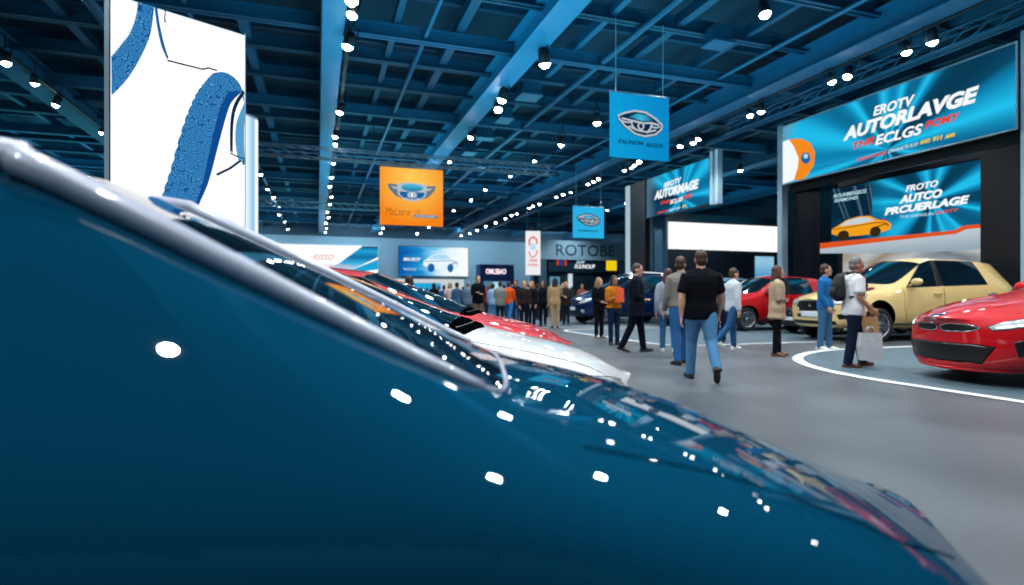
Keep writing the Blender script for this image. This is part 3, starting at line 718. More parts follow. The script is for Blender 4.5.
# woman in beige jacket, arms folded, looking right
m = person_meshes(dict(armL=(.05,.06,1.5,1.2), armR=(.05,.06,1.4,1.1), sleeve='long', fem=1, hem=-.20, flare=.02, hair='long', hairlen=.12, thick=.03, legL=(.05,.02,0,.0), legR=(-.04,.02,0,.0), wide=.9), .009)
put_person(m, 'woman in a beige jacket and black trousers with reddish brown hair, facing right', at_feet(777, 356), D(.95,-.3), 1.70, (SKIN['fair'], cloth('#a8937a', 'beige_cloth'), BLACK, S_BROWN, HAIR['red']), 'jacket')
# man in blue sweater by the yellow car
m = person_meshes(dict(armL=(.0,.08,.35,.2), armR=(.0,.08,.45,.3), sleeve='long', hem=-.10, hair='short', turn=.5, legL=(.06,.02,0,.02), legR=(-.05,.04,0,.02), thick=.022), .010)
put_person(m, 'man in a blue sweater and blue jeans standing at the nose of the yellow hatchback', at_feet(825, 350), D(.55,-.6), 1.80, (SKIN['fair'], cloth('#24659f', 'blue_sweater'), cloth('#3b6486', 'blue_denim'), S_WHITE, HAIR['brown']), 'sweater')
# man with backpack
P10 = dict(legL=(.28,.12,.05,.02), legR=(-.12,.05,0,.02), armL=(.30,.08,.75,.0), armR=(.0,.10,.85,.1), sleeve='short', hem=-.10, hair='short', nod=.10, thick=.026, bulk=1.05, wide=1.1, lean=.04)
m = person_meshes(P10, .008)
r10 = put_person(m, 'grey-haired man in a white top and dark trousers carrying bags, walking right', at_feet(853, 367), D(.97,-.1), 1.76, (SKIN['tan'], WHITE, cloth('#131b2e', 'dark_navy'), S_BROWN, HAIR['grey']), 'shirt')
k10 = r10.scale[0]; rz = r10.rotation_euler.z
bp = empty('backpack', r10.location, rz, 'black backpack worn by the grey-haired man', 'backpack'); bp.scale = (k10,)*3
M_BAG = mat('bag_fabric', '#0b0d12', .8, noise=.2, bump=.2)
b = MB(); b.loft([(0,.19,1.06),(0,.22,1.12),(0,.225,1.30),(0,.20,1.42),(0,.17,1.47)], [(.13,.06),(.155,.095),(.15,.09),(.12,.06),(.06,.03)], n=18)
link('pack', remesh(b, .012, 3), M_BAG, bp)
b = MB(); b.loft([(0,.29,1.10),(0,.315,1.16),(0,.30,1.26)], [(.09,.02),(.11,.035),(.09,.02)], n=14); b.build('front_pocket', M_BAG, bp, True)
for sd in (1, -1):
    MB().tube([(sd*.10,.14,1.46),(sd*.12,.02,1.50),(sd*.125,-.10,1.42),(sd*.135,-.145,1.28),(sd*.16,-.09,1.14),(sd*.15,.12,1.10)], .017, 8).build('strap', M_BAG, bp, True)
def bag(label, wx, h, d, hand, col, m, tilt=0):
    root = empty('carrier_bag', r10.location, rz, label, 'bag'); root.scale = (k10,)*3
    x, y, z = hand
    b = MB(); n = 14
    vs = []
    for zz, f in ((z-.10, .92), (z-.10-h*.5, 1.03), (z-.10-h, 1.0)):
        vs.append([b.bm.verts.new((x+sx*d/2*f, y+sy*wx/2*f + .01*math.sin(zz*40), zz)) for sx, sy in ((-1,-1),(1,-1),(1,1),(-1,1))])
    for A, B in zip(vs, vs[1:]):
        for i in range(4): b.bm.faces.new((A[i], A[(i+1)%4], B[(i+1)%4], B[i]))
    b.bm.faces.new(vs[-1])
    o = b.build('bag_body', m, root)
    for sx in (-1, 1):
        MB().tube([(x+sx*d*.42, y-wx*.25, z-.11), (x+sx*.012, y-.03, z-.01), (x+sx*.012, y+.03, z-.01), (x+sx*d*.42, y+wx*.25, z-.11)], .006, 6).build('handle', m, root, True)
    return root
hl = m['J']['arm']['L'][2] + m['J']['arm']['L'][3]*.09; hr = m['J']['arm']['R'][2] + m['J']['arm']['R'][3]*.09
bag('white carrier bag, the lower of two bags held by the grey-haired man', .32, .42, .12, (hr.x-.02, hr.y+.10, hr.z-.20), 0, mat('white_plastic', '#b9bec2', .5, noise=.1, nscale=10, bump=.4))
bag('tan paper bag, the upper of two bags held by the grey-haired man', .26, .36, .10, (hl.x-.02, hl.y+.05, hl.z-.03), 0, mat('kraft_paper', '#b08a5a', .8, noise=.12, nscale=10))

# ---- the crowd at the far stands: a few poses, every person a copy with clothes of its own
protos = [
    person_meshes(dict(armL=(.1,.1,.3,0), armR=(.1,.1,.3,0), hair='short', hem=-.12, thick=.022), .014, .015),
    person_meshes(dict(armL=(.1,.06,1.7,1.0), armR=(.1,.06,1.5,1.0), hair='short', hem=-.14, thick=.024, turn=.3, bulk=1.06), .014, .015),
    person_meshes(dict(fem=1, hair='long', hairlen=.22, armL=(.1,.1,.2,0), armR=(.5,.08,1.7,.4), hem=-.12, thick=.02), .014, .015),
    person_meshes(dict(fem=1, hair='long', hairlen=.12, armL=(.1,.08,1.3,1.0), armR=(.1,.08,1.3,1.0), hem=-.26, flare=.03, thick=.026), .014, .015),
    person_meshes(dict(legL=(.25,.08,.1,.02), legR=(-.25,.25,-.3,.02), armL=(-.2,.1,.3,0), armR=(.25,.1,.4,0), hair='short', hem=-.10), .014, .015),
    person_meshes(dict(armL=(.15,.12,.4,.2), armR=(-.05,.12,.3,.2), hair='bun', fem=1, hem=-.05, turn=-.4), .014, .015),
]
# px, feet row, height, pose, facing(right,away), top, trousers, hair, skin, label
crowd = [
 (478,326,1.90,1,(.3,-1),'#0d1016','#7d6a4e','brown','fair','man in an open black jacket and beige trousers, tallest of the far crowd'),
 (555,328,1.78,2,(.1,1),'#a98f68','#a98f68','dark','fair','person dressed all in beige with dark hair, seen from behind beside the navy people carrier'),
 (543,326,1.70,2,(-.4,-1),'#11151d','#0f1522','dark','tan','woman in black immediately left of the person in beige'),
 (532,327,1.66,2,(-.6,-1),'#12151b','#121826','blond','fair','blond woman in black holding up a phone, second to the left of the beige outfit'),
 (524,330,1.64,5,(.3,-1),'#2b2220','#101622','blond','fair','blond woman in a dark brown top among the black-clad women'),
 (516,323,1.80,0,(-.5,-1),'#14223a','#1c3e66','dark','tan','tall man in a navy top and jeans right of the orange jacket'),
 (509,324,1.74,4,(.4,1),'#d8501f','#2f6fa8','brown','fair','person in an orange jacket and bright blue jeans in the crowd'),
 (500,325,1.70,1,(.2,1),'#7b8078','#16202f','dark','fair','person in a grey-green hooded top seen from behind in the crowd'),
 (493,323,1.66,0,(.1,1),'#7fa9cc','#3f7fb5','dark','tan','person in a light blue top right of the black jacket'),
 (489,319,1.74,2,(-.2,-1),'#9b2b33','#2a2d33','dark','tan','dark-haired woman in a red top partly behind the black jacket'),
 (468,324,1.70,0,(.3,1),'#5d7184','#2a4a68','grey','fair','person in a slate blue coat left of the black jacket'),
 (457,323,1.72,4,(.5,1),'#3d5a78','#2b5c8a','dark','tan','man in a denim jacket and jeans, left part of the crowd'),
 (450,321,1.74,2,(-.2,-1),'#c7b8b4','#33597e','blond','fair','woman in a pale pink top in the left part of the crowd'),
 (444,320,1.66,4,(.4,1),'#1f4f7c','#1d3d5f','brown','tan','person in a bright blue jacket left of the pale pink top'),
 (434,321,1.72,3,(.2,1),'#101318','#1a2330','dark','fair','dark-haired woman in black, leftmost of the standing crowd'),
 (427,316,1.62,1,(-.2,1),'#6a4238','#20252c','brown','tan','person in a rust brown top behind the red hood'),
 (421,315,1.64,5,(.1,1),'#7c5a4c','#2a2d33','dark','tan','person in a tan top, near the left end of the far crowd'),
 (563,322,1.70,0,(-.2,-1),'#181d27','#131a27','brown','fair','man in dark clothes just right of the beige outfit'),
 (572,316,1.66,2,(.2,1),'#252b35','#161c28','dark','tan','dark-haired woman in charcoal right of the beige outfit'),
 (566,325,1.70,1,(-.4,-1),'#2c2a2c','#1b2230','brown','fair','man in dark brown behind the nose of the navy people carrier'),
 (582,319,1.72,5,(.3,-1),'#8f4f45','#20242c','dark','tan','woman in a dull red top behind the navy people carrier windscreen'),
 (538,320,1.74,4,(.3,1),'#343c4a','#1d2432','brown','tan','man in slate grey behind the women in black'),
 (528,319,1.78,0,(-.2,1),'#c3c9ce','#2c3440','blond','fair','person in a white top behind the blond women'),
 (513,318,1.72,3,(.2,1),'#4a5d70','#232b38','grey','fair','grey-haired person in blue-grey behind the orange jacket'),
 (504,317,1.76,0,(-.3,1),'#8a3a2c','#222a36','brown','tan','person in a brick red top behind the grey-green hood'),
 (484,317,1.70,4,(.1,1),'#39485a','#1d2734','dark','fair','person in dusk blue behind the black jacket'),
 (473,317,1.74,5,(-.1,1),'#a7afb8','#3a4a5c','blond','fair','blond woman in pale grey behind the black jacket'),
 (463,316,1.66,1,(.2,1),'#263445','#1f2b3a','dark','tan','man in deep navy behind the slate blue coat'),
 (439,316,1.70,0,(.1,1),'#8c98a6','#2a3848','brown','fair','person in steel grey between black coat and bright blue jacket'),
 (549,318,1.72,1,(-.1,1),'#55606c','#222a35','dark','tan','man in mid grey behind the beige outfit'),
]
CG = 'visitors crowding round the far stands'
for px, py, H, pi, fc, tc, bc, hc_, sk, lab in crowd:
    put_person(protos[pi], lab, ground(px, py), D(*fc), H, (SKIN[sk], cloth(tc), cloth(bc), S_DARK, HAIR[hc_]), 'top', CG, False)
# dark head standing up just behind the red car, and a child in white beyond the red hood
put_person(protos[3], 'dark-haired person standing close behind the windscreen of the red parked car', at(409, 10.5), AWAY, 1.50, (SKIN['deep'], cloth('#1f3c4c'), BLACK, S_DARK, HAIR['dark']), 'coat', None, False)
put_person(protos[5], 'child in a white top with dark hair beyond the red hood', at(454, 12.0), D(.3,1), 1.05, (SKIN['tan'], WHITE, cloth('#3a6f9d', 'denim_light'), S_DARK, HAIR['dark']), 'top', None, False)
# visitors under the orange canopy of the stage
# ================================================================ HALL
def struct(o): o['kind'] = 'structure'; return o
# floor: dark polished concrete
def floor_mat():
    m, nt, out = new_mat('polished_concrete'); N = nt.nodes; L = nt.links
    b = N.new('ShaderNodeBsdfPrincipled'); tc = N.new('ShaderNodeTexCoord')
    n1 = N.new('ShaderNodeTexNoise'); n1.inputs['Scale'].default_value = .7; n1.inputs['Detail'].default_value = 6
    n2 = N.new('ShaderNodeTexNoise'); n2.inputs['Scale'].default_value = 14; n2.inputs['Detail'].default_value = 5
    L.new(tc.outputs['Object'], n1.inputs['Vector']); L.new(tc.outputs['Object'], n2.inputs['Vector'])
    a = N.new('ShaderNodeMath'); a.operation = 'MULTIPLY_ADD'; a.inputs[1].default_value = .35
    L.new(n2.outputs['Fac'], a.inputs[0]); L.new(n1.outputs['Fac'], a.inputs[2])
    rp = N.new('ShaderNodeValToRGB'); ramp(rp, [(.35, '#3a4044'), (.65, '#474d52'), (.9, '#545b60')]); L.new(a.outputs[0], rp.inputs[0])
    L.new(rp.outputs[0], b.inputs['Base Color'])
    mr = N.new('ShaderNodeMapRange'); mr.inputs['To Min'].default_value = .30; mr.inputs['To Max'].default_value = .46
    L.new(n1.outputs['Fac'], mr.inputs['Value']); L.new(mr.outputs[0], b.inputs['Roughness'])
    L.new(b.outputs[0], out.inputs[0]); return m
struct(MB().box(-30, 34, -30, 72, -.2, 0).build('floor', floor_mat()))
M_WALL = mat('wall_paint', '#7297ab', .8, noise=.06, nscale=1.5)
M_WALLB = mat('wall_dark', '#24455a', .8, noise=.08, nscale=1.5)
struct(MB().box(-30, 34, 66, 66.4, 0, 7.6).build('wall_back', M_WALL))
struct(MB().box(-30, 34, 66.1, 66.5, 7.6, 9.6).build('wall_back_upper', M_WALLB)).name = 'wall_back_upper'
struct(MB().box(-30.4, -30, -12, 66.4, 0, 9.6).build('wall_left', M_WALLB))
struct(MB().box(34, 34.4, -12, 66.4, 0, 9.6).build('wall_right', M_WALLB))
# ceiling: dark deck carried by girders, purlins and joists
M_DECK = mat('ceiling_deck', '#083448', .8, noise=.25, nscale=.6)
M_STEEL = mat('ceiling_steel', '#0f6186', .6, noise=.12, nscale=2)
M_STEEL2 = mat('ceiling_steel_dark', '#0a4a68', .6, noise=.15, nscale=2)
M_GIRD = mat('girder_steel', '#1f86b0', .5, noise=.08, nscale=2)
M_DUCT = mat('duct_sheet', '#1e5f80', .4, .3, noise=.1, nscale=2)
M_TRUSS = mat('truss_aluminium', '#8ea5b3', .4, .5, noise=.08)
ceil = struct(MB().box(-30, 34, -12, 66.4, 9.6, 9.8).build('ceiling', M_DECK))
for x in (-22, -16, -8.9, .36, 5.7, 14.4, 22, 29):                       # main girders along the hall
    w = .29 if x == .36 else .36
    g = MB(); g.box(x-w, x+w, -12, 66, 8.02, 8.06); g.box(x-w*.35, x+w*.35, -12, 66, 8.06, 8.7); g.box(x-w, x+w, -12, 66, 8.7, 8.74)
    g.build('girder', M_GIRD if x in (.36, 5.7) else M_STEEL, ceil)
    if x in (.36,): MB().box(x-.26, x+.26, -12, 66, 7.92, 8.02).build('cable_tray', M_GIRD, ceil)
for i, x in enumerate((-26,-19,-13.5,-11.2,-6.6,-4.3,-2.0,2.1,3.9,7.6,9.7,12,17,19.5,25)):
    w = .09 if i % 2 else .13
    MB().box(x-w, x+w, -12, 66, 8.75, 9.05).build('joist', M_STEEL2 if i % 3 else M_STEEL, ceil)
for i in range(27):                                                       # purlins across
    y = 2.0 + i*2.42; low = i % 3 == 0
    g = MB(); z = 8.34 if low else 8.6
    g.box(-30, 34, y-.13, y+.13, z, z+.03); g.box(-30, 34, y-.03, y+.03, z, z+.36); g.box(-30, 34, y-.13, y+.13, z+.36, z+.39)
    g.build('purlin', M_STEEL if low else M_STEEL2, ceil)
for i in range(20):                                                       # deck ribs
    y = 3.2 + i*3.2
    MB().box(-30, 34, y-.08, y+.08, 9.3, 9.6).build('deck_rib', M_STEEL2, ceil)
for x, r in ((-5.4,.16),(-3.2,.08),(2.9,.07),(8.5,.10),(12.9,.07),(17.8,.14)):
    MB().tube([(x, -12, 8.5), (x, 66, 8.5)], r, 10).build('service_pipe', M_DUCT, ceil, True)
rr = random.Random(4)
for i in range(16):                                                       # ventilation boxes hung between the steel
    x = rr.choice((-4.6,-2.9,-1.2,2.8,7.2,8.6,10.8,-7.2,12.6)); y = 8 + i*2.9
    b = MB(); w, d = rr.uniform(.5,.9), rr.uniform(.5,.9)
    b.box(x-w/2, x+w/2, y-d/2, y+d/2, 8.25, 8.33); b.box(x-w/2+.07, x+w/2-.07, y-d/2+.07, y+d/2-.07, 8.33, 8.75)
    b.build('air_diffuser', M_DUCT, ceil)
# lattice trusses hung below the ceiling
def truss(name, label, a, b, s=.42, bay=.55, r=.028, m=M_TRUSS, drops=True):
    a = Vector(a); b = Vector(b); L = (b-a).length; t = (b-a).normalized(); u = t.cross(Vector((0,0,1))).normalized()
    root = empty(name, (a+b)/2, 0, label, 'truss'); o = (a+b)/2
    off = [u*s/2+Vector((0,0,s/2)), -u*s/2+Vector((0,0,s/2)), u*s/2-Vector((0,0,s/2)), -u*s/2-Vector((0,0,s/2))]
    for q in off: MB().tube([a+q-o, b+q-o], r, 8).build('chord', m, root, True)
    d = MB(); n = int(L/bay)
    for i in range(n):
        p = a + t*L*i/n; q = a + t*L*(i+1)/n
        for k, l in ((0,2),(1,3),(0,1),(2,3)):
            d.tube([p+off[k]-o, q+off[l]-o], r*.55, 5)
    d.build('lattice', m, root, True)
    if drops:
        for f in (.08, .5, .92):
            p = a + t*L*f; MB().tube([p+Vector((0,0,s/2))-o, Vector((p.x, p.y, 8.36))-o], .012, 5).build('hanger_cable', M_BLACK, root)
    return root
truss('lighting_truss', 'long pale lattice truss across the hall carrying the orange banner', (-6, 25.2, 7.0), (10.5, 25.2, 7.0), drops=True)
truss('lighting_truss', 'lattice truss farther down the hall with small lamps', (-9, 41, 7.2), (4, 41, 7.2), s=.36)
truss('lighting_truss', 'dark lattice truss above the large right banner', (16.2, 7, 8.0), (16.2, 20, 8.0), s=.4, m=M_STEEL)

# ---- spotlights: can, yoke and glowing lens
M_CAN = mat('lamp_can', '#0d1a24', .5, .3, noise=.2)
M_GLOW = emit('lamp_glow', '#f2fbff', 55.0)
def spot_proto():
    root = empty('spotlight', (0,0,0))
    b = MB().lathe([(.03,.0),(.085,.0),(.10,-.10),(.115,-.28),(.10,-.28),(.09,-.2),(.03,-.2)], 20, cap=False); o = b.build('housing', M_CAN, root, True)
    MB().lathe([(.001,-.36),(.045,-.348),(.085,-.315),(.108,-.27),(.10,-.24),(.001,-.22)], 20, cap=False).build('lens', M_GLOW, root, True)
    y = MB(); y.bar((-.13,0,.12),(.13,0,.12),.03,.02); y.bar((-.13,0,.12),(-.13,0,-.12),.025,.015); y.bar((.13,0,.12),(.13,0,-.12),.025,.015); y.bar((0,0,.12),(0,0,.40),.03)
    y.build('yoke', M_CAN, root)
    return root
sp = spot_proto(); first = [True]
def spot(x, y, z=7.6, tilt=(0,0), s=1.0, label='', group=''):
    if first[0]: o = sp; first[0] = False
    else: o = copy_tree(sp)
    o.location = (x, y, z+.28*s); o.rotation_euler = (tilt[0], tilt[1], rr.uniform(0, 6)); o.scale = (s, s, s); tag(o, label, 'spotlight', group); return o
rows = [(.78, [13.1,13.9,15.6,21.3,24.6,26,29.5,33,36,39.5,43,47,50,54,58,62], 'white spotlight on the girder left of picture centre, over the parked cars'),
        (5.95, [11.0,15.0,18.2,19.4,23,27.5,30.6,34,37.8,42,46,51,56,61], 'white spotlight on the girder running between the orange and blue banners'),
        (9.75, [10.9,19.5,22.8,26,29.6,34,38,43,48,54,60], 'white downlight in the bay right of the blue banner'),
        (14.8, [7.2,7.9,10.6,11.3,13.1,13.6,16.5,17.1,20.2,20.8,21.4,24.6,25.2,25.8,26.4,29,29.6,30.4,33,34,35,38,39,40,43,44,46,49,52,55,58,61], 'white spotlight on the right-hand lighting track above the stage stands'),
        (-8.4, [14.2,20.1,21.7,24,27.5,32,38,45,53,61], 'white spotlight on the left girder beside the tall light box'),
        (-2.8, [29,33.5,38,41,45,49.5,54,60], 'small white spotlight in the bay above the left video walls'),
        (20.5, [24.5,27,30,33,36,39,42], 'white spotlight behind the right-hand banners')]
lamp_positions = []
for x, ys, lab in rows:
    for y in ys:
        dx = rr.uniform(-.14,.14)
        spot(x+dx, y, 7.58 if x != -8.4 else 7.7, (rr.uniform(-.35,.1), rr.uniform(-.3,.3)), rr.uniform(.85,1.1) * (1.4 if y < 20 and x < 10 else 1.1 if y < 25 else .85), lab, lab.replace('white ', '').replace('small ', '') + 's')
        lamp_positions.append((x+dx, y))
for x, ys, lab in rows:
    if x in (14.8, .78, -8.4):
        tr = struct(MB().box(x-.05, x+.05, min(ys)-3, max(ys)+1, 7.98, 8.05).build('trim_1', M_CAN)); 

# ---- display pads with white borders
M_PAD = mat('pad_carpet', '#3f5661', .6, noise=.12, nscale=9)
M_LINE = mat('line_white', '#d6d9d8', .5, noise=.06, nscale=6)
def rrect(x0, x1, y0, y1, r, n=14):
    P = []
    for cx, cy, a0 in ((x1-r, y1-r, 0), (x0+r, y1-r, PI/2), (x0+r, y0+r, PI), (x1-r, y0+r, 3*PI/2)):
        for i in range(n+1): a = a0 + PI/2*i/n; P.append((cx+r*math.cos(a), cy+r*math.sin(a)))
    return P
def pad(label, x0, x1, y0, y1, r, lw=.17):
    root = empty('display_pad', ((x0+x1)/2, (y0+y1)/2, 0), 0, label, 'display floor'); root['kind'] = 'structure'
    A = rrect(x0, x1, y0, y1, r); cx, cy = (x0+x1)/2, (y0+y1)/2
    b = MB(); f = [b.bm.verts.new((x-cx, y-cy, .006)) for x, y in A]; b.bm.faces.new(f); b.build('carpet', M_PAD, root)
    B = rrect(x0-lw, x1+lw, y0-lw, y1+lw, r+lw); b = MB()
    I = [b.bm.verts.new((x-cx, y-cy, .009)) for x, y in A]; O = [b.bm.verts.new((x-cx, y-cy, .009)) for x, y in B]
    n = len(A)
    for i in range(n): b.bm.faces.new((I[i], O[i], O[(i+1)%n], I[(i+1)%n]))
    b.build('border_line', M_LINE, root)
pad('blue-grey display pad with a white rounded border under the bright red coupe', 7.12, 16.8, -3, 9.25, 3.7)
pad('display pad with a thin white border under the yellow and red hatchbacks', 7.5, 17.0, 11.1, 17.6, .9, .12)
pad('display pad with a thin white border under the navy people carrier', 7.2, 17.0, 19.0, 27, .9, .12)
# ================================================================ SIGNS, SCREENS, STANDS
def onY(px, Y): k = (px-HX)/F; d = Y/(math.cos(TH)-k*math.sin(TH)); return d*(math.sin(TH)+k*math.cos(TH)), d
def onX(px, X): k = (px-HX)/F; d = X/(math.sin(TH)+k*math.cos(TH)); return d*(math.cos(TH)-k*math.sin(TH)), d
def zat(py, d): return CAMZ + (HY-py)/F*d
def rectY(name, label, cat, Y, px0, px1, pt, pb, group=None):      # panel facing the aisle end-on (plane y = const)
    x0, d0 = onY(px0, Y); x1, d1 = onY(px1, Y); dm = (d0+d1)/2; z1, z0 = zat(pt, dm), zat(pb, dm)
    r = empty(name, ((x0+x1)/2, Y, (z0+z1)/2), 0, label, cat, group); return r, x1-x0, z1-z0
def rectX(name, label, cat, X, px0, px1, pt0, pb0, group=None):     # panel along the hall facing -X; heights taken at px0
    y0, d0 = onX(px0, X); y1, d1 = onX(px1, X); z1, z0 = zat(pt0, d0), zat(pb0, d0)
    r = empty(name, (X, (y0+y1)/2, (z0+z1)/2), -PI/2, label, cat, group); return r, y0-y1, z1-z0
def panel(name, w, h, m, root, y=0.0, d=.04, x=0, z=0): return MB().box(x-w/2, x+w/2, y, y+d, z-h/2, z+h/2).build(name, m, root)
def text3(s, m, root, parent, bl, br, tr, name='lettering', y=-.012, **kw):
    x0, z0 = local_uv(root, *bl); x1, zr = local_uv(root, *br); _, zt = local_uv(root, *tr)
    return text(s, name, m, parent, x0, z0, x1, z0 + (zt-zr), y=y, dz=zr-z0, **kw)
def pxpoly(root, pts): return [local_uv(root, *p) for p in pts]
def arc(cx, cz, rx, rz, a0, a1, n=24): return [(cx+rx*math.cos(a0+(a1-a0)*i/n), cz+rz*math.sin(a0+(a1-a0)*i/n)) for i in range(n+1)]
E_WHITE = emit('print_white', '#f4fbff', 1.0); E_RED = emit('print_red', '#e8432f', .95); E_YEL = emit('print_yellow', '#f2cf1e', .95)
E_NAVY = emit('print_navy', '#0b2a4a', .9); E_BLUE = emit('print_blue', '#1768a8', .9); E_PALE = emit('print_pale_blue', '#bfe4f4', .95)
E_ORANGE = emit('print_orange', '#f58a1c', 1.0); E_SILVER = emit('print_silver', '#c3ced8', .85); E_GREY = emit('print_grey', '#6f8597', .8)
E_CYAN = emit('print_cyan', '#1fa8dd', .95); E_DARK = emit('print_dark', '#071722', .9)
M_POST = mat('post_grey', '#9dbccd', .5, .2, noise=.05); M_PANEL = mat('stand_black', '#060a10', .45, noise=.2); M_FRAME = mat('frame_dark', '#10202c', .4, .3, noise=.1)
M_STANDBLUE = mat('stand_blue_grey', '#2b566f', .7, noise=.08, nscale=2)

# ---- tall light box with the tyre print
A = at(109, 7.75); B = at(245, 9.0); dv = B-A
box = empty('light_box', (A+B)/2, math.atan2(dv.y, dv.x), 'tall white light box printed with two blue knobbly bicycle tyres', 'light box')
W_ = dv.length; H_ = 5.17
MB().box(-W_/2, W_/2, .0, .30, 0, H_).build('cabinet', M_POST, box)
face = MB().box(-W_/2+.012, W_/2-.012, -.02, 0, .02, H_-.02).build('lit_face', grad('lit_face_white', [(0, '#dcebf4'), (.35, '#fafdff'), (1, '#ffffff')], 'Z', 0, H_, 1.15), box)
for x in (-W_/2, W_/2-.012): MB().box(x, x+.012, -.03, 0, 0, H_).build('edge_profile', M_FRAME if x < 0 else M_POST, box)
def tread_mat():
    m, nt, out = new_mat('tread_print'); N = nt.nodes; L = nt.links
    tc = N.new('ShaderNodeTexCoord'); v = N.new('ShaderNodeTexVoronoi'); v.feature = 'DISTANCE_TO_EDGE'; v.inputs['Scale'].default_value = 15
    mp = N.new('ShaderNodeMapping'); mp.inputs['Scale'].default_value = (1, 1, 1.25); mp.inputs['Rotation'].default_value = (0, .5, 0); L.new(tc.outputs['Object'], mp.inputs[0]); L.new(mp.outputs[0], v.inputs['Vector'])
    rp = N.new('ShaderNodeValToRGB'); ramp(rp, [(0, '#0c4a8c'), (.06, '#145fa8'), (.14, '#5db0e2'), (.22, '#2b86cc'), (.5, '#1a6fba')]); L.new(v.outputs['Distance'], rp.inputs[0])
    e = N.new('ShaderNodeEmission'); e.inputs[1].default_value = .85; L.new(rp.outputs[0], e.inputs[0]); L.new(e.outputs[0], out.inputs[0]); return m
M_TREAD = tread_mat()
def band(name, left, right, m, y=-.025, knob=0):
    """printed band between two pixel outlines"""
    l = pxpoly(box, left); r = pxpoly(box, right); b = MB()
    def dens(P, n=40):
        out = []
        for i in range(n+1):
            t = i/n*(len(P)-1); k = min(int(t), len(P)-2); f = t-k
            p0, p1, p2, p3 = P[max(k-1,0)], P[k], P[k+1], P[min(k+2, len(P)-1)]
            out.append(tuple(.5*((2*p1[q]) + (-p0[q]+p2[q])*f + (2*p0[q]-5*p1[q]+4*p2[q]-p3[q])*f*f + (-p0[q]+3*p1[q]-3*p2[q]+p3[q])*f**3) for q in (0, 1)))
        return out
    n = 72; l, r = dens(l, n), dens(r, n)
    if knob:
        l = [(x-(knob if i % 3 else -knob*.3)*.5, z+(.0 if i % 3 else .012)) for i, (x, z) in enumerate(l)]
    vs = [(b.bm.verts.new((p[0], y, p[1])), b.bm.verts.new((q[0], y, q[1]))) for p, q in zip(l, r)]
    for a, c in zip(vs, vs[1:]): b.bm.faces.new((a[0], c[0], c[1], a[1]))
    return b.build(name, m, face)
Z = 2.25
z_ = lambda *P: [(x/Z, y/Z) for x, y in P]
band('tyre_tread_print', z_((366,690),(352,570),(362,458),(385,380),(412,285),(438,220),(462,185),(480,166)), z_((436,700),(424,590),(432,482),(452,420),(470,340),(490,255),(508,215),(528,190)), M_TREAD, knob=.028)
band('tyre_wall_print', z_((436,700),(424,590),(432,482),(452,420),(470,340),(490,255),(508,215),(528,190)), z_((448,700),(434,590),(440,484),(468,410),(492,320),(510,255),(522,228),(546,205)), emit('tyre_wall', '#0f4f97', .9), y=-.026)
band('tyre_crown_print', z_((478,167),(492,163),(508,165),(525,175),(538,190),(547,212)), z_((500,222),(512,210),(524,206),(534,206),(542,212),(549,240)), M_TREAD, y=-.027)
band('rim_print', z_((546,203),(530,225),(520,252),(516,290),(516,340)), z_((549,212),(536,232),(527,256),(523,292),(522,345)), E_NAVY, y=-.029)
band('rim_shade_print', z_((549,232),(540,250),(530,280),(528,320),(534,360)), z_((551,240),(550,262),(548,290),(548,330),(550,372)), emit('rim_shade', '#5aa2d2', .95), y=-.028)
band('tyre_tread_print', z_((250,128),(272,100),(290,75),(303,40),(308,8)), z_((250,216),(286,178),(318,125),(338,75),(346,16)), M_TREAD, knob=-.02)
band('rim_print', z_((346,16),(352,60),(362,105),(375,135)), z_((353,18),(359,60),(369,103),(378,131)), E_BLUE, y=-.028)
band('rim_print', z_((370,22),(368,48),(372,52)), z_((372,22),(371,46),(374,50)), E_NAVY, y=-.028)
fk = MB(); fk.strip(pxpoly(box, z_((375,137),(410,146),(455,157),(468,154),(487,160))), .022, -.027, .004); fk.build('fork_print', E_NAVY, face)
fk = MB(); fk.strip(pxpoly(box, z_((486,394),(515,380),(540,362))), .035, -.027, .004); fk.strip(pxpoly(box, z_((516,345),(530,352),(548,358),(545,372))), .02, -.029, .004); fk.build('brake_arm_print', E_NAVY, face)
# second, slimmer light box behind its right edge
A = at(232, 10.5); B = at(258, 11.2); dv = B-A
b2 = empty('light_box', (A+B)/2, math.atan2(dv.y, dv.x), 'slim pale light box standing just behind right edge of the tyre light box', 'light box')
w2 = dv.length
MB().box(-w2/2, w2/2, 0, .25, 0, 4.55).build('cabinet', M_POST, b2)
f2 = MB().box(-w2/2+.02, w2/2-.02, -.02, 0, .02, 4.5).build('lit_face', grad('slim_face', [(0, '#ffffff'), (.5, '#e2f1fa'), (.78, '#7fbbe0'), (.9, '#ffffff'), (1, '#9fd0ec')], 'X', -w2/2, w2/2, 1.1), b2)

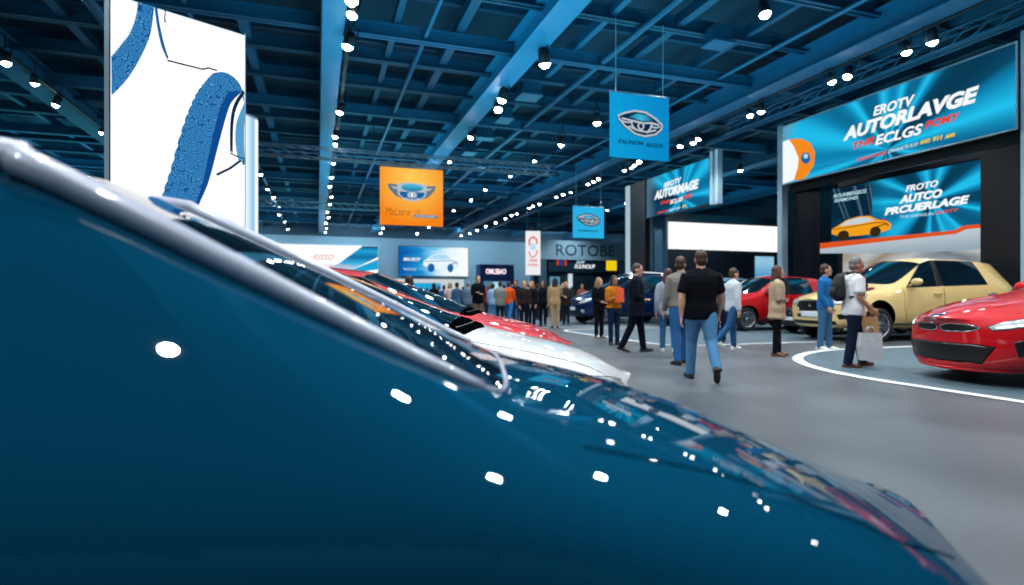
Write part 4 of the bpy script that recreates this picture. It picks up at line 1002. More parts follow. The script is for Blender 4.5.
# ---- video walls on the back wall
def frame(root, w, h, d=.06, t=.06, y=-.02, m=None):
    b = MB()
    b.box(-w/2-t, w/2+t, y, d, h/2, h/2+t); b.box(-w/2-t, w/2+t, y, d, -h/2-t, -h/2); b.box(-w/2-t, -w/2, y, d, -h/2, h/2); b.box(w/2, w/2+t, y, d, -h/2, h/2)
    return b.build('frame', m or M_FRAME, root)
r, w, h = rectY('video_wall', 'wide bright video wall with blue rays in both corners, left of two on the back wall', 'screen', 65.6, 263, 378, 245, 284)
frame(r, w, h, m=M_POST)
p = panel('screen', w, h, grad('left_wall_art', [(0, '#9bdcf4'), (.35, '#f2fbff'), (1, '#ffffff')], 'Z', -h/2, h/2, 1.05), r, -.03)
b = MB(); b.poly([(-w/2,h/2),(-w*.40,h/2),(-w*.16,-h*.02),(-w*.26,-h*.12),(-w/2,h*.28)], -.03, .02); b.poly([(w/2,h/2),(w*.36,h/2),(w*.14,h*.02),(w*.02,-h*.10),(w*.25,-h*.14),(w/2,h*.22)], -.03, .02); b.build('ray_print', grad('ray_art', [(0, '#bfeafa'), (.3, '#3db4e6'), (.55, '#0d6fa8'), (.8, '#27a6de'), (1, '#063f66')], 'Z', -h*.15, h/2, .95), p)
b = MB(); b.poly([(w/2,h*.16),(w*.2,-h*.2),(0,-h*.24),(w*.12,-h*.3),(w/2,-h*.10)], -.03, .02); b.poly([(-w/2,h*.2),(-w*.3,-h*.08),(-w*.36,-h*.12),(-w/2,h*.0)], -.03, .02); b.build('ray_print', E_CYAN, p)
text('RISSO', 'lettering', emit('print_faint_red', '#efb9ae', 1.0), p, -w*.08, h*.12, w*.10, h*.26, -.05)
text('BRAVELO SNOW', 'lettering', emit('print_rose', '#e3a9b4', 1.0), p, -w*.02, -h*.07, w*.26, h*.0, -.05)
r, w, h = rectY('video_wall', 'blue and white video wall showing a sketched car, right of two on the back wall', 'screen', 65.6, 399, 468, 247, 276)
frame(r, w, h)
p = panel('screen', w, h, grad('right_wall_art', [(0, '#0b58a5'), (.3, '#1f8fd0'), (.5, '#7fcdf0'), (.72, '#eaf8ff'), (1, '#ffffff')], 'X', -w/2, w/2, 1.0, wave=.55), r, -.03)
def car_print(root, x, z, w, h, body, glass, line, y=-.05, flip=False):
    s = -1 if flip else 1
    q = lambda P: [(x+s*a*w, z+c*h) for a, c in P]
    if s < 0: Q = lambda P: q(P)[::-1]
    else: Q = q
    b = MB(); b.poly(Q([(-.5,-.18),(-.49,.06),(-.40,.16),(-.24,.40),(-.02,.50),(.16,.46),(.30,.22),(.44,.10),(.5,-.05),(.48,-.28),(.30,-.42),(-.30,-.40)]), y, .02); o = b.build('car_print', body, root)
    b = MB(); b.poly(Q([(-.34,.16),(-.22,.36),(-.03,.44),(.13,.41),(.25,.20),(.0,.14)]), y-.02, .02); b.build('glass_print', glass, o)
    b = MB()
    for cx, rx in ((-.28,.10),(.26,.085)): b.poly(Q(arc(cx, -.32, rx, .24, 0, 2*PI, 22)[:-1]), y-.02, .02)
    b.build('wheel_print', line, o)
    b = MB(); b.strip(Q([(-.46,.02),(-.1,.06),(.28,.10),(.46,.0)]), h*.03, y-.02, .02); b.strip(Q([(.28,-.10),(.42,-.02),(.47,-.12)]), h*.04, y-.02, .02); b.build('line_print', line, o)
    return o
car_print(p, w*.10, -h*.02, w*.52, h*.62, emit('sketch_white', '#e6f6fd', 1.0), emit('sketch_glass', '#a9dbf1', 1.0), E_BLUE)
text('MAUROP', 'lettering', E_WHITE, p, -w*.44, h*.0, -w*.20, h*.12, -.05); text('TINUSO OND', 'lettering', E_PALE, p, -w*.44, -h*.32, -w*.26, -h*.24, -.05)
# back counters below the video walls
r, w, h = rectY('display_wall', 'low white lit display wall below the sketched-car video wall', 'display wall', 58, 385, 464, 279, 297)
panel('panel', w, h, emit('soft_white', '#dfeaf0', .75), r); panel('plinth', w, .8, M_POST, r, -.02, .08, 0, -h/2-.4+.1)
x = MB().box(-1.6, 1.6, -.02, 0, -.4, .5); x.build('sign_plate', E_CYAN, r)
# blue booth
r, w, h = rectY('booth', 'dark blue booth with a glowing pink-white sign, left of the red and white banner', 'booth', 52, 480, 514, 264.5, 296)
r.location.z = 0
H2 = zat(264.5, onY(497, 52)[1])
M_NAVYB = mat('booth_navy', '#1b4c96', .6, noise=.1)
MB().box(-w/2, w/2, 0, 1.5, H2*.62, H2).build('fascia', M_NAVYB, r); MB().box(-w/2, -w/2+.35, 0, 1.5, 0, H2*.62).build('pillar', M_NAVYB, r); MB().box(w/2-.35, w/2, 0, 1.5, 0, H2*.62).build('pillar', M_NAVYB, r)
MB().box(-w/2+.35, w/2-.35, 1.2, 1.3, 0, H2*.62).build('backdrop', emit('booth_glow', '#5f9cc4', .6), r)
MB().box(-.1, .75, .9, 1.0, 0, H2*.6).build('lit_column', emit('booth_column', '#bfe3f2', .9), r)
text('OMLSBAO', 'lettering', emit('sign_pink', '#ffe3ee', 1.5), r, -w*.33, H2*.78, w*.26, H2*.9, -.02, shear=0)
# red and white hanging banner
def hang_lines(root, w, h, top, xs=(-.4,.4)):
    for f in xs: MB().tube([(w*f, .02, h/2), (w*f, .02, top-root.location.z)], .012, 5).build('hanging_wire', M_POST, root)
r, w, h = rectY('hanging_banner', 'narrow white hanging banner with red marks and lettering', 'banner', 40, 526, 540, 231, 275)
r.rotation_euler.z = -.25
p = panel('cloth', w, h, emit('banner_white', '#f3f4f6', .95), r); hang_lines(r, w, h, 8.3)
b = MB(); b.strip(arc(0, h*.24, w*.26, h*.12, -.3, PI+.6, 20), w*.10, -.0, .015); b.strip(arc(0, h*.03, w*.26, h*.12, PI, 2*PI+.3, 20), w*.07, -.0, .015); b.build('emblem_print', E_RED, p)
b = MB(); b.poly(arc(0, h*.14, w*.2, h*.08, 0, 2*PI, 18)[:-1], -.0, .012); b.build('emblem_print', E_PALE, p)
text('SSANA', 'lettering', E_RED, p, -w*.28, -h*.20, w*.30, -h*.13, -.015); text('SAVIRAL', 'lettering', E_RED, p, -w*.34, -h*.30, w*.36, -h*.24, -.015)
# grey stand with ROTOBE lettering
r, w, h = rectY('exhibition_stand', 'grey exhibition stand with ROTOBE in dark letters above a dark shopfront', 'stand', 46, 540, 626, 241, 296)
d_ = onY(583, 46)[1]; r.location.z = 0; zt = zat(241, d_); zb = zat(260, d_)
MB().box(-w/2, w/2, 0, .5, zb, zt).build('fascia', M_WALL, r)
MB().box(-w/2, w/2, .3, .5, 0, zb).build('back_panel', mat('shop_dark', '#0b2434', .5, noise=.1), r)
for x in (-w/2, w/2-.6): MB().box(x, x+.6, 0, .5, 0, zb).build('pillar', M_STANDBLUE, r)
text('ROTOBE', 'lettering', mat('sign_dark', '#142a3a', .5, noise=.1), r, -w*.32, zb+.35, w*.36, zt-.35, -.03, shear=0, bold=0)
x0, x1 = -w*.40, w*.42
MB().box(x0, x1, .12, .3, zat(272, d_), zb-.05).build('shop_sign', mat('shop_sign', '#0d2b3e', .4, noise=.1), r)
text('SURE', 'lettering', E_PALE, r, x0+2.6, zat(263.5, d_), x0+3.4, zat(260.8, d_), .08); text('SUUNOUP', 'lettering', E_WHITE, r, x0+2.4, zat(268.5, d_), x0+4.4, zat(264.3, d_), .08)
yl = MB().box(x1-1.25, x1-.25, .04, .12, zat(270, d_), zat(258, d_)); yl.build('yellow_sign', emit('sign_yellow', '#f2d213', .95), r)
for i, c in enumerate(('#c8402e', '#2c4f9e', '#c8402e')): MB().box(x0+.75+i*.36, x0+.95+i*.36, .06, .12, zat(266, d_), zat(260, d_)).build('flag_mark', emit('mark%d' % i, c, .8), r)
MB().box(x0+.2, x0+1.0, .0, .3, 0, zat(277, d_)).build('lit_door', emit('door_glow', '#6fb5d8', .6), r)
MB().box(x0+1.9, x0+2.2, .0, .3, 0, zat(274, d_)).build('lit_door', emit('door_glow2', '#d9eef5', .8), r)

# ---- hanging square banners
def hbanner(px0, px1, pt, pb, Y, label, m, top, rz=0):
    r, w, h = rectY('hanging_banner', label, 'banner', Y, px0, px1, pt, pb); r.rotation_euler.z = rz
    p = panel('cloth', w, h, m, r, 0, .025); hang_lines(r, w, h, top)
    MB().tube([(-w/2, .012, h/2+.03), (w/2, .012, h/2+.03)], .022, 8).build('top_rail', M_TRUSS, r, True)
    return r, p, w, h
r, p, w, h = hbanner(380, 443, 168.5, 225.5, 25.2, 'square orange hanging banner with a winged emblem', burst('orange_art', 0, .7, [(0, '#ffd36a'), (1, '#ffc23c')], fade=(.15, 1.9), fadecol='#f5831a', strength=1.0), 6.8)
cz = h*.085
for s in (-1, 1):
    pts = [(s*w*.13, cz+h*.12), (s*w*.385, cz+h*.125), (s*w*.36, cz+h*.04), (s*w*.26, cz-h*.08), (s*w*.13, cz-h*.13)]; q = MB(); q.poly(pts if s < 0 else pts[::-1], 0, .006); q.build('wing_print', E_GREY, p)
for s in (-1, 1):                                                       # wings, feathered
    for i, (a, b_) in enumerate(((.135,.095),(.085,.045),(.035,-.005),(-.015,-.055))):
        q = MB(); L_ = .385-.052*i; pts = [(s*w*.14, cz+h*(a-.02)), (s*w*L_, cz+h*a*.8+h*.02), (s*w*(L_-.045), cz+h*b_*.75+h*.01), (s*w*.14, cz+h*(b_-.03))]
        q.poly(pts if s < 0 else pts[::-1], 0, .012); q.build('wing_print', E_SILVER if i % 2 else E_GREY, p)
q = MB(); q.poly([(-w*.24,cz+h*.13),(-w*.12,cz+h*.16),(w*.12,cz+h*.16),(w*.24,cz+h*.13),(w*.22,cz-h*.06),(w*.12,cz-h*.14),(0,cz-h*.165),(-w*.12,cz-h*.14),(-w*.22,cz-h*.06)], -.012, .012); o = q.build('shield_print', E_SILVER, p)
q = MB(); q.poly(arc(0, cz+h*.075, w*.175, h*.065, 0, 2*PI, 28)[:-1], -.026, .008); q.build('shield_print', grad('teal_grad', [(0, '#0f6f9e'), (1, '#4fc3e6')], 'Z', cz, cz+h*.14, .95), o)
q = MB()
for s in (-1, 1):
    pts = [(s*w*.20,cz-h*.0),(s*w*.09,cz+h*.0),(s*w*.07,cz-h*.10),(s*w*.13,cz-h*.11),(s*w*.19,cz-h*.06)]; q.poly(pts if s > 0 else pts[::-1], -.026, .008)
q.build('shield_print', E_BLUE, o)
q = MB()
for s in (-1, 1): q.strip(arc(s*w*.035, cz-h*.055, w*.052, h*.062, .6*PI, 2.4*PI, 20), w*.02, -.026, .008)
q.build('ring_print', E_BLUE, o); 
q = MB(); q.poly(arc(0, cz-h*.05, w*.018, h*.05, 0, 2*PI, 12)[:-1], -.028, .008); q.build('ring_print', E_WHITE, o)
text('MaLzere', 'lettering', emit('ink_brown', '#a0531a', .8), p, -w*.42, -h*.33, -w*.03, -h*.20, -.012, shear=.35, bold=-.01)
text('ro', 'lettering', emit('ink_brown', '#a0531a', .8), p, w*.05, -h*.275, w*.13, -h*.23, -.012, shear=.35, bold=-.01)
MB().box(w*.03, w*.41, -.012, 0, -h*.355, -h*.305).build('tag_print', E_GREY, p); text('SWOUNOIST', 'lettering', E_PALE, p, w*.05, -h*.345, w*.39, -h*.315, -.014)
r, p, w, h = hbanner(610, 669, 95.5, 159, 13.3, 'large square blue hanging banner with a silver oval emblem, highest of the hanging banners', grad('blue_cloth', [(0, '#0fa3e0'), (1, '#0a8fd0')], 'X', -.7, .7, .9), 8.3)
def oval_emblem(p, w, h, cz, small=False):
    ww = w*.37; hh = h*.19
    top_ = [(-ww,cz+hh*.45),(-ww*.7,cz+hh*.72),(-ww*.25,cz+hh*.98),(ww*.25,cz+hh*.92),(ww*.7,cz+hh*.5),(ww,cz+hh*.05)]
    bot_ = [(ww*.96,cz-hh*.35),(ww*.7,cz-hh*.8),(ww*.2,cz-hh*1.05),(-ww*.25,cz-hh*.9),(-ww*.7,cz-hh*.35),(-ww*.95,cz+hh*.15)]
    q = MB(); q.poly([(x*1.04, z-hh*.10) for x, z in top_+bot_][::-1], 0, .010); q.build('shadow_print', E_DARK, p)
    q = MB(); q.poly((top_+bot_)[::-1], -.008, .010); o = q.build('emblem_print', E_SILVER if small else E_NAVY, p)
    q = MB(); q.poly([(-ww*.55,cz+hh*.42),(-ww*.2,cz+hh*.75),(ww*.25,cz+hh*.72),(ww*.6,cz+hh*.32),(ww*.1,cz+hh*.2)][::-1], -.020, .006); q.build('emblem_print', grad('emblem_teal'+str(small), [(0,'#0a4f7d'),(.5,'#3fc0e8'),(1,'#0a5a8c')], 'X', -ww*.6, ww*.6, .9), o)
    q = MB(); t = ww*.075
    q.strip(top_+bot_, t, -.018, .008, True)
    q.strip([(-ww*.85,cz+hh*.25),(-ww*.3,cz+hh*.12),(ww*.1,cz+hh*.02),(ww*.5,cz+hh*.12),(ww*.85,cz+hh*.0)], t, -.018, .008)
    q.strip(arc(ww*.02, cz-hh*.22, ww*.12, hh*.30, 0, 2*PI, 18)[:-1], t*.9, -.020, .008, True)
    q.strip([(-ww*.42,cz+hh*.10),(-ww*.38,cz-hh*.25),(-ww*.2,cz-hh*.62)], t, -.018, .008); q.strip([(ww*.52,cz+hh*.05),(ww*.46,cz-hh*.35),(ww*.3,cz-hh*.75)], t, -.018, .008)
    q.strip([(-ww*.9,cz+hh*.05),(-ww*.6,cz-hh*.05),(-ww*.45,cz+hh*.0)], t*.8, -.018, .008); q.strip([(ww*.5,cz-hh*.2),(ww*.75,cz-hh*.25),(ww*.9,cz-hh*.1)], t*.8, -.018, .008)
    q.strip([(-ww*.55,cz-hh*.35),(-ww*.1,cz-hh*.62),(ww*.3,cz-hh*.68),(ww*.72,cz-hh*.45)], t*.9, -.018, .008)
    q.build('line_print', E_NAVY if small else E_SILVER, o)
oval_emblem(p, w, h, h*.06)
text('FAUNON', 'lettering', E_NAVY, p, -w*.37, -h*.285, w*.06, -h*.22, -.012, shear=.3); text('BUGOX', 'lettering', E_NAVY, p, w*.10, -h*.30, w*.40, -h*.235, -.012, shear=.3)
r, p, w, h = hbanner(573, 604, 207, 238, 28.5, 'small square sky blue hanging banner with a silver oval badge, above the ROTOBE letters', emit('sky_cloth', '#2bb4ea', .95), 8.3)
oval_emblem(p, w, h, h*.09, True); text('SUNMALNUT', 'lettering', E_NAVY, p, -w*.35, -h*.30, w*.32, -h*.24, -.012)

# ---- big stage on the right
XS = 17.7
STG = [(0, '#05202f'), (.36, '#0a4664'), (.47, '#0f86b6'), (.56, '#22c3f0'), (.66, '#0d6a94'), (1, '#0b3048')]
y0, dL = onX(783, XS); y1, dR = onX(1018, XS)
bz1, bz0 = zat(127, dL), zat(185, dL)
hw = (y0-y1)/2; ym = (y0+y1)/2
def sthing(name, label, cat, m, x0, x1, ya, yb, za, zb_, part):
    t = empty(name, (XS+(ya+yb)/2, ym-(x0+x1)/2, za), -PI/2, label, cat)
    MB().box(-(x1-x0)/2, (x1-x0)/2, -(yb-ya)/2, (yb-ya)/2, 0, zb_-za).build(part, m, t); return t
t = sthing('post', 'tall grey post at the far left end of the AUTORLAVGE banner', 'post', M_POST, -hw-.30, -hw-.06, 0, .3, 0, bz1+.1, 'shaft'); MB().box(-.2, .2, -.2, .2, 0, .05).build('foot_plate', M_POST, t)
t = sthing('post', 'tall grey post at the near right end of the AUTORLAVGE banner', 'post', M_POST, hw+.06, hw+.32, 0, .3, 0, bz1+.25, 'shaft'); MB().box(-.2, .2, -.2, .2, 0, .05).build('foot_plate', M_POST, t)
sthing('backdrop', 'black rear wall of the stage behind the video wall', 'backdrop', M_PANEL, -hw-.1, hw+.1, 3.0, 3.1, .12, bz1-.2, 'panel')
sthing('fascia', 'black fascia between the AUTORLAVGE banner and the video wall', 'panel', M_PANEL, -hw, hw, .35, .45, bz0-.3, bz1-.1, 'panel')
sthing('side_panel', 'black side panel right of the stage video wall', 'panel', M_PANEL, hw-1.15, hw, .35, .5, .12, bz0-.35, 'panel')
cw = empty('stage_return', (XS, ym+hw-.05, .13), -PI/2, 'glossy black curved wall at the left end of the stage', 'wall panel')
c = MB()
for i in range(13):
    a = i/12; x = .95*a; y = .5 + .35*math.sin(a*PI/2)**2
    v = c.bm.verts.new((x, y, 0)); v2 = c.bm.verts.new((x, y, bz0+.2))
    if i: c.bm.faces.new((pv, v, v2, pv2))
    pv, pv2 = v, v2
c.build('panel', mat('stand_gloss_black', '#0a1119', .25, noise=.2), cw, True)
sthing('stage_deck', 'low dark stage deck under the video wall', 'stage', mat('stage_deck', '#22333e', .5, noise=.1), -hw, hw, .33, 3.1, 0, .12, 'platform')
bn = empty('stage_banner', (XS, (y0+y1)/2, (bz0+bz1)/2), -PI/2, 'long illuminated stage banner reading AUTORLAVGE at the upper right', 'banner')
w, h = y0-y1, bz1-bz0
MB().box(-w/2, w/2, 0, .25, -h/2, h/2).build('casing', M_FRAME, bn)
p = panel('lit_face', w-.06, h-.06, burst('stage_art', w*.05, -h*.35, STG, k=1.5, soft=0, seed=3.1, fade=(.5*w, .62*w), fadecol='#6f8797'), bn, -.03, .03)
frame(bn, w-.06, h-.06, .0, .05, -.05, M_POST)
T = lambda s, m, bl, br, tr, root=bn, par=None, sc_=4.197, ox=780, oy=70, **kw: text3(s, m, root, par or p, *[(ox+a/sc_, oy+b/sc_) for a, b in (bl, br, tr)], y=-.04, **kw)
T('EROTV', E_WHITE, (395,195), (570,145), (575,100), bold=.03); T('AUTORLAVGE', E_WHITE, (268,300), (840,132), (845,62), bold=.05)
T('THR', E_RED, (308,336), (400,308), (402,278), bold=.03); T('ECLGS', E_WHITE, (402,318), (604,268), (606,222), bold=.03); T('POMY', E_RED, (612,250), (762,208), (770,172), bold=.03)
T('MARNLI CRANEE', E_RED, (328,384), (452,352), (452,338), bold=.01); T('DRAWAETR RUO', E_PALE, (458,350), (584,318), (584,302), bold=.01); T('ANO', E_YEL, (590,314), (634,304), (634,286), bold=.03); T('911', E_YEL, (646,302), (686,292), (686,272), bold=.03); T('AMS', E_YEL, (694,290), (740,278), (740,262), bold=.03)
q4 = lambda *P: [local_uv(bn, 780+a/4.197, 70+b/4.197) for a, b in P]
q = MB(); q.poly(q4((14,302),(40,292),(60,320),(82,372),(78,410),(62,462),(14,478))[::-1], -.03, .012); q.build('motif_print', E_WHITE, p)
q = MB(); q.poly(q4((40,292),(90,288),(128,304),(150,345),(146,395),(120,440),(98,460),(62,462),(78,410),(82,372),(62,320))[::-1], -.03, .014); o = q.build('motif_print', E_ORANGE, p)
q = MB(); q.poly(q4(*[(112+19*math.cos(t*PI/8), 370+24*math.sin(t*PI/8)) for t in range(16)])[::-1], -.044, .008); q.build('motif_print', E_BLUE, o)
q = MB(); q.poly(q4(*[(113+9*math.cos(t*PI/8), 362+10*math.sin(t*PI/8)) for t in range(16)])[::-1], -.052, .006); q.build('motif_print', E_PALE, o)
# screen on the stage
X2 = XS+1.5
r, w, h = rectX('video_wall', 'stage video wall reading AUTCO PRCUERLAGE with an orange car', 'screen', X2, 832, 982, 190, 248)
frame(r, w, h, .12, .05, -.02)
p2 = panel('screen', w, h, burst('stage_screen_art', w*.22, h*.05, STG, k=1.4, soft=0, seed=1.7, fade=(.30*w, .52*w), fadecol='#06314a'), r, -.03)
T2 = lambda s, m, bl, br, tr, **kw: text3(s, m, r, p2, *[(800+a/5.12, 160+b/5.12) for a, b in (bl, br, tr)], y=-.04, **kw)
T2('FROTO', E_WHITE, (545,165), (712,135), (718,100), bold=.03); T2('AUTCO', E_WHITE, (512,226), (733,190), (735,145), bold=.05); T2('PRCUERLAGE', E_WHITE, (437,285), (873,222), (876,178), bold=.05)
T2('TOE DRIVELIN', E_PALE, (515,300), (690,282), (690,267), bold=.0); T2('RUSTY', E_RED, (695,280), (818,262), (820,246), bold=.02)
q5 = lambda *P: [local_uv(r, 800+a/5.12, 160+b/5.12) for a, b in P]
q = MB(); q.poly(q5((166,150),(372,122),(372,300),(166,300))[::-1], -.03, .006)
o = q.build('photo_print', burst('photo_art', 0, -5, [(0, '#061a2a'), (.55, '#0b2c42'), (.62, '#4f6f84'), (.7, '#0a2436'), (1, '#12384f')], k=14, strength=.9, soft=6), p2)
T2('ROUNBENSIOS', E_PALE, (176,196), (345,168), (345,148), bold=.01); T2('SURMOND', E_PALE, (178,218), (300,200), (300,183), bold=.01)
xa, za = q5((165,415))[0]; xb, zb2 = q5((470,262))[0]
car_print(p2, (xa+xb)/2+.02, (za+zb2)/2, xb-xa, zb2-za-.05, emit('car_orange', '#f2a11f', 1.0), emit('car_glass', '#cfdbe0', .9), emit('car_line', '#3a2a18', .9), y=-.045)
q = MB(); q.poly(arc(*q5((435,316))[0], .10, .10, 0, 2*PI, 14)[:-1][::-1], -.05, .01); q.build('dot_print', emit('print_magenta', '#d3325c', .9), p2)
# orange and white swooping canopy under the screen
cn = empty('canopy', (X2-.35, r.location.y, 0), -PI/2, 'orange and white swooping canopy fascia below the stage video wall', 'canopy')
q6 = lambda *P: [local_uv(cn, 800+a/5.12, 160+b/5.12) for a, b in P]
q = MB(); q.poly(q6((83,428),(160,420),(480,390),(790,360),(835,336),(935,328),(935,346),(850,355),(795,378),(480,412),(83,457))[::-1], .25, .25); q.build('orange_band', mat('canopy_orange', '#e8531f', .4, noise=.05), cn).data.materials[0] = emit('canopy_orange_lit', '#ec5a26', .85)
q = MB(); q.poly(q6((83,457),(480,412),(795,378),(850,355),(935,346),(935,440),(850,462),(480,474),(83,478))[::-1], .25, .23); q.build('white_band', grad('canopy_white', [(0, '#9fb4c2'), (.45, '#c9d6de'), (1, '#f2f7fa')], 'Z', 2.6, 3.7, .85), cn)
ct = empty('counter', (X2+.4, r.location.y, .12), -PI/2, 'pale backlit counter wall beneath the orange canopy', 'counter')
MB().box(-w/2, w/2, 0, .3, 0, 1.25).build('base', M_STANDBLUE, ct); MB().box(-w/2, w/2, .15, .3, 1.25, 2.75).build('lit_panel', grad('counter_art', [(0,'#c9bda8'),(.2,'#e6ecef'),(.4,'#b9a58c'),(.6,'#dfe7ea'),(.8,'#8c99a2'),(1,'#e6ecef')], 'X', -w/2, w/2, .6, wave=.8), ct)

# ---- middle stand with its AUTORMAGE banner and blank white screen
XM = 16.2
ya, da = onX(647, XM); yb_, db = onX(709.5, XM); z1, z0 = zat(179.5, da), zat(218.5, da)
bm_ = empty('stage_banner', (XM, (ya+yb_)/2, (z0+z1)/2), -PI/2, 'shorter illuminated banner reading AUTORMAGE above the middle stand', 'banner'); w, h = ya-yb_, z1-z0
MB().box(-w/2, w/2, 0, .25, -h/2, h/2).build('casing', M_FRAME, bm_)
p3 = panel('lit_face', w-.05, h-.05, burst('mid_art', w*.1, -h*.2, STG, k=1.5, soft=0, seed=5.3, fade=(.42*w, .6*w), fadecol='#4f7388'), bm_, -.03, .03)
T3 = lambda s, m, bl, br, tr, **kw: text3(s, m, bm_, p3, *[(600+a/4.875, 150+b/4.875) for a, b in (bl, br, tr)], y=-.04, **kw)
T3('BROTV', E_WHITE, (315,186), (400,157), (402,130), bold=.03); T3('AUTORMAGE', E_WHITE, (268,245), (486,187), (490,138), bold=.055); T3('THR', E_RED, (298,268), (343,256), (345,240), bold=.03); T3('ECLGS', E_WHITE, (345,266), (408,248), (410,226), bold=.03); T3('POMY', E_RED, (410,243), (455,230), (457,208), bold=.03)
T3('MARNLI CR', E_RED, (285,312), (330,301), (330,291)); T3('DRAWAETR RUO', E_PALE, (337,299), (398,284), (398,275)); T3('ANO', E_YEL, (403,283), (424,277), (424,264))
for x in (w/2+.1, w/2+.45): MB().box(x-.09, x+.09, 0, .25, -h/2-.05, h/2+.25).build('end_post', M_POST, bm_)
ms = empty('exhibition_stand', (XM+.4, ya, 0), -PI/2, 'middle stand with white edge post and black panel under the AUTORMAGE banner', 'stand')
y62, d62 = onX(627, XM); y630, _ = onX(631, XM)
MB().box(ya-y62, ya-y630, -.5, -.3, 0, zat(187, d62)).build('white_post', emit('post_lit', '#b9d6e6', .75), ms)
MB().box(ya-y630, -.1, -.45, -.2, 0, zat(186.5, d62)).build('black_panel', M_PANEL, ms)
MB().box(-.1, .8, .0, .2, 0, z0+.1).build('blue_panel', M_STANDBLUE, ms)
xw0, dw0 = onY(650, 29.6); xw1, dw1 = onY(779, 29.6)
wr_ = empty('exhibition_stand', ((xw0+xw1)/2, 29.6, 0), 0, 'dark stand wall with a long blank white screen behind the walking visitors', 'stand'); ww = xw1-xw0
zt_, zb_ = zat(212, dw0), zat(221.5, (dw0+dw1)/2-1.2)
MB().box(-ww/2, ww/2, 0, .3, 0, zt_).build('dark_wall', mat('stand_navy', '#0a1d2c', .6, noise=.12), wr_)
MB().box(-ww/2, -ww/2+1.15, -.06, 0, 0, zt_-.3).build('blue_panel', M_STANDBLUE, wr_)
xs0 = onY(668, 29.6)[0]-wr_.location.x; zc = zat(249.0, (dw0+dw1)/2-1)
MB().box(xs0, ww/2, -.08, 0, zc, zb_).build('white_screen', grad('blank_screen', [(0, '#f2f5f4'), (1, '#ffffff')], 'X', -ww/2, ww/2, 1.1), wr_)
xb0 = onY(755, 29.6)[0]-wr_.location.x; xb1 = onY(773, 29.6)[0]-wr_.location.x
MB().box(xb0, xb1, -.08, 0, 0, zat(257, dw1)).build('blue_kiosk_screen', grad('kiosk', [(0,'#1d6fa8'),(.6,'#3f9fd6'),(1,'#9fd8f2')], 'Z', .8, 3.2, .8), wr_)
M_COLUMN = mat('column_blue_grey', '#4a7186', .7, noise=.06)
for px, Y, s, lab in ((536, 54, .9, 'blue-grey hall column behind the red and white banner'), (660, 34, .6, 'hall column at the left edge of the middle stand')):
    x, d = onY(px, Y); o = MB().box(-s/2, s/2, -s/2, s/2, 0, 8.0).build('column', M_COLUMN); o.location = (x, Y, 0); tag(o, lab, 'column', None)
# ================================================================ THE OTHER CARS
def show_car(name, label, loc, fwd, cols, col, front, scale=1, zs=1, width=1, axles=(.85,3.5), wr=.33, door=(1.52,2.48,3.4,.93), mirror=(1.66,1.02,.87), spokes=10, group=None, sub=2, bulge=.13):
    c = Car(name, label, Vector((*loc, 0)), fwd, cols, col, axles, wr, sub, scale, zs, group, width=width, spokes=spokes, bulge=bulge)
    front(c); c.doors(*door); c.mirror(mirror[0], mirror[1], col, mirror[2]); return c
def tails(c, z, y=.5, m=M_TAIL):
    for sd in (1, -1): c.patch('tail_light', [(y*sd,z),((y+.22)*sd,z+.02),((y+.20)*sd,z-.12),(y*sd,z-.10)], m, 'rear')
def badge(c, y, z, r=.05, m=M_CHROME): c.patch('badge', [(y+r*math.cos(t*PI/6), z+r*.8*math.sin(t*PI/6)) for t in range(12)], m, 'front', off=.012, rings=2, dense=1)
def sill(c, x0, x1, z=.30):
    for sd in (1, -1): c.line('sill_trim', [(x0,z),(x1,z)], M_BLACK, 'side', sd, r=.02, dense=16)
def fr_yellow(c):
    c.patch('grille', [(-.36,.70),(.36,.70),(.40,.60),(.30,.52),(-.30,.52),(-.40,.60)], M_BLACK, rim=(M_CHROME,.008))
    c.patch('lower_intake', [(-.55,.36),(.55,.36),(.60,.29),(-.60,.29)], M_BLACK)
    c.patch('lower_grille', [(-.40,.47),(.40,.47),(.38,.41),(-.38,.41)], M_BLACK)
    c.patch('licence_plate', [(-.26,.51),(.26,.51),(.26,.41),(-.26,.41)], M_PLATE, off=.02, dense=2)
    badge(c, 0, .62, .055)
    for sd in (1, -1):
        c.patch('headlight', [(.40*sd,.70),(.60*sd,.75),(.76*sd,.80),(.80*sd,.74),(.62*sd,.64),(.44*sd,.62)], M_LAMP, rim=(M_BLACK,.006))
        c.patch('fog_light', [(.56*sd,.46),(.70*sd,.50),(.72*sd,.40),(.60*sd,.38)], M_BLACK)
        c.line('hood_seam', [(.30,.60*sd),(.8,.66*sd),(1.2,.72*sd)], M_MATTE, 'top', 1, r=.003)
    tails(c, .98); sill(c, 1.25, 3.1)
def fr_suv(c):
    c.patch('grille', [(-.45,.80),(.45,.80),(.50,.66),(.38,.58),(-.38,.58),(-.50,.66)], M_BLACK, rim=(M_CHROME,.008)); badge(c, 0, .72, .06)
    c.patch('lower_intake', [(-.55,.50),(.55,.50),(.60,.36),(-.60,.36)], M_BLACK); c.patch('licence_plate', [(-.26,.56),(.26,.56),(.26,.46),(-.26,.46)], M_PLATE, off=.02, dense=2)
    for sd in (1, -1):
        c.patch('headlight', [(.42*sd,.82),(.62*sd,.88),(.80*sd,.93),(.83*sd,.86),(.66*sd,.76),(.46*sd,.74)], M_LAMP, rim=(M_BLACK,.006))
        c.patch('fog_light', [(.58*sd,.54),(.72*sd,.58),(.74*sd,.44),(.62*sd,.42)], M_BLACK)
        c.line('hood_seam', [(.28,.66*sd),(.8,.72*sd),(1.15,.78*sd)], M_MATTE, 'top', 1, r=.003)
    tails(c, 1.05); sill(c, 1.25, 3.1, .36)
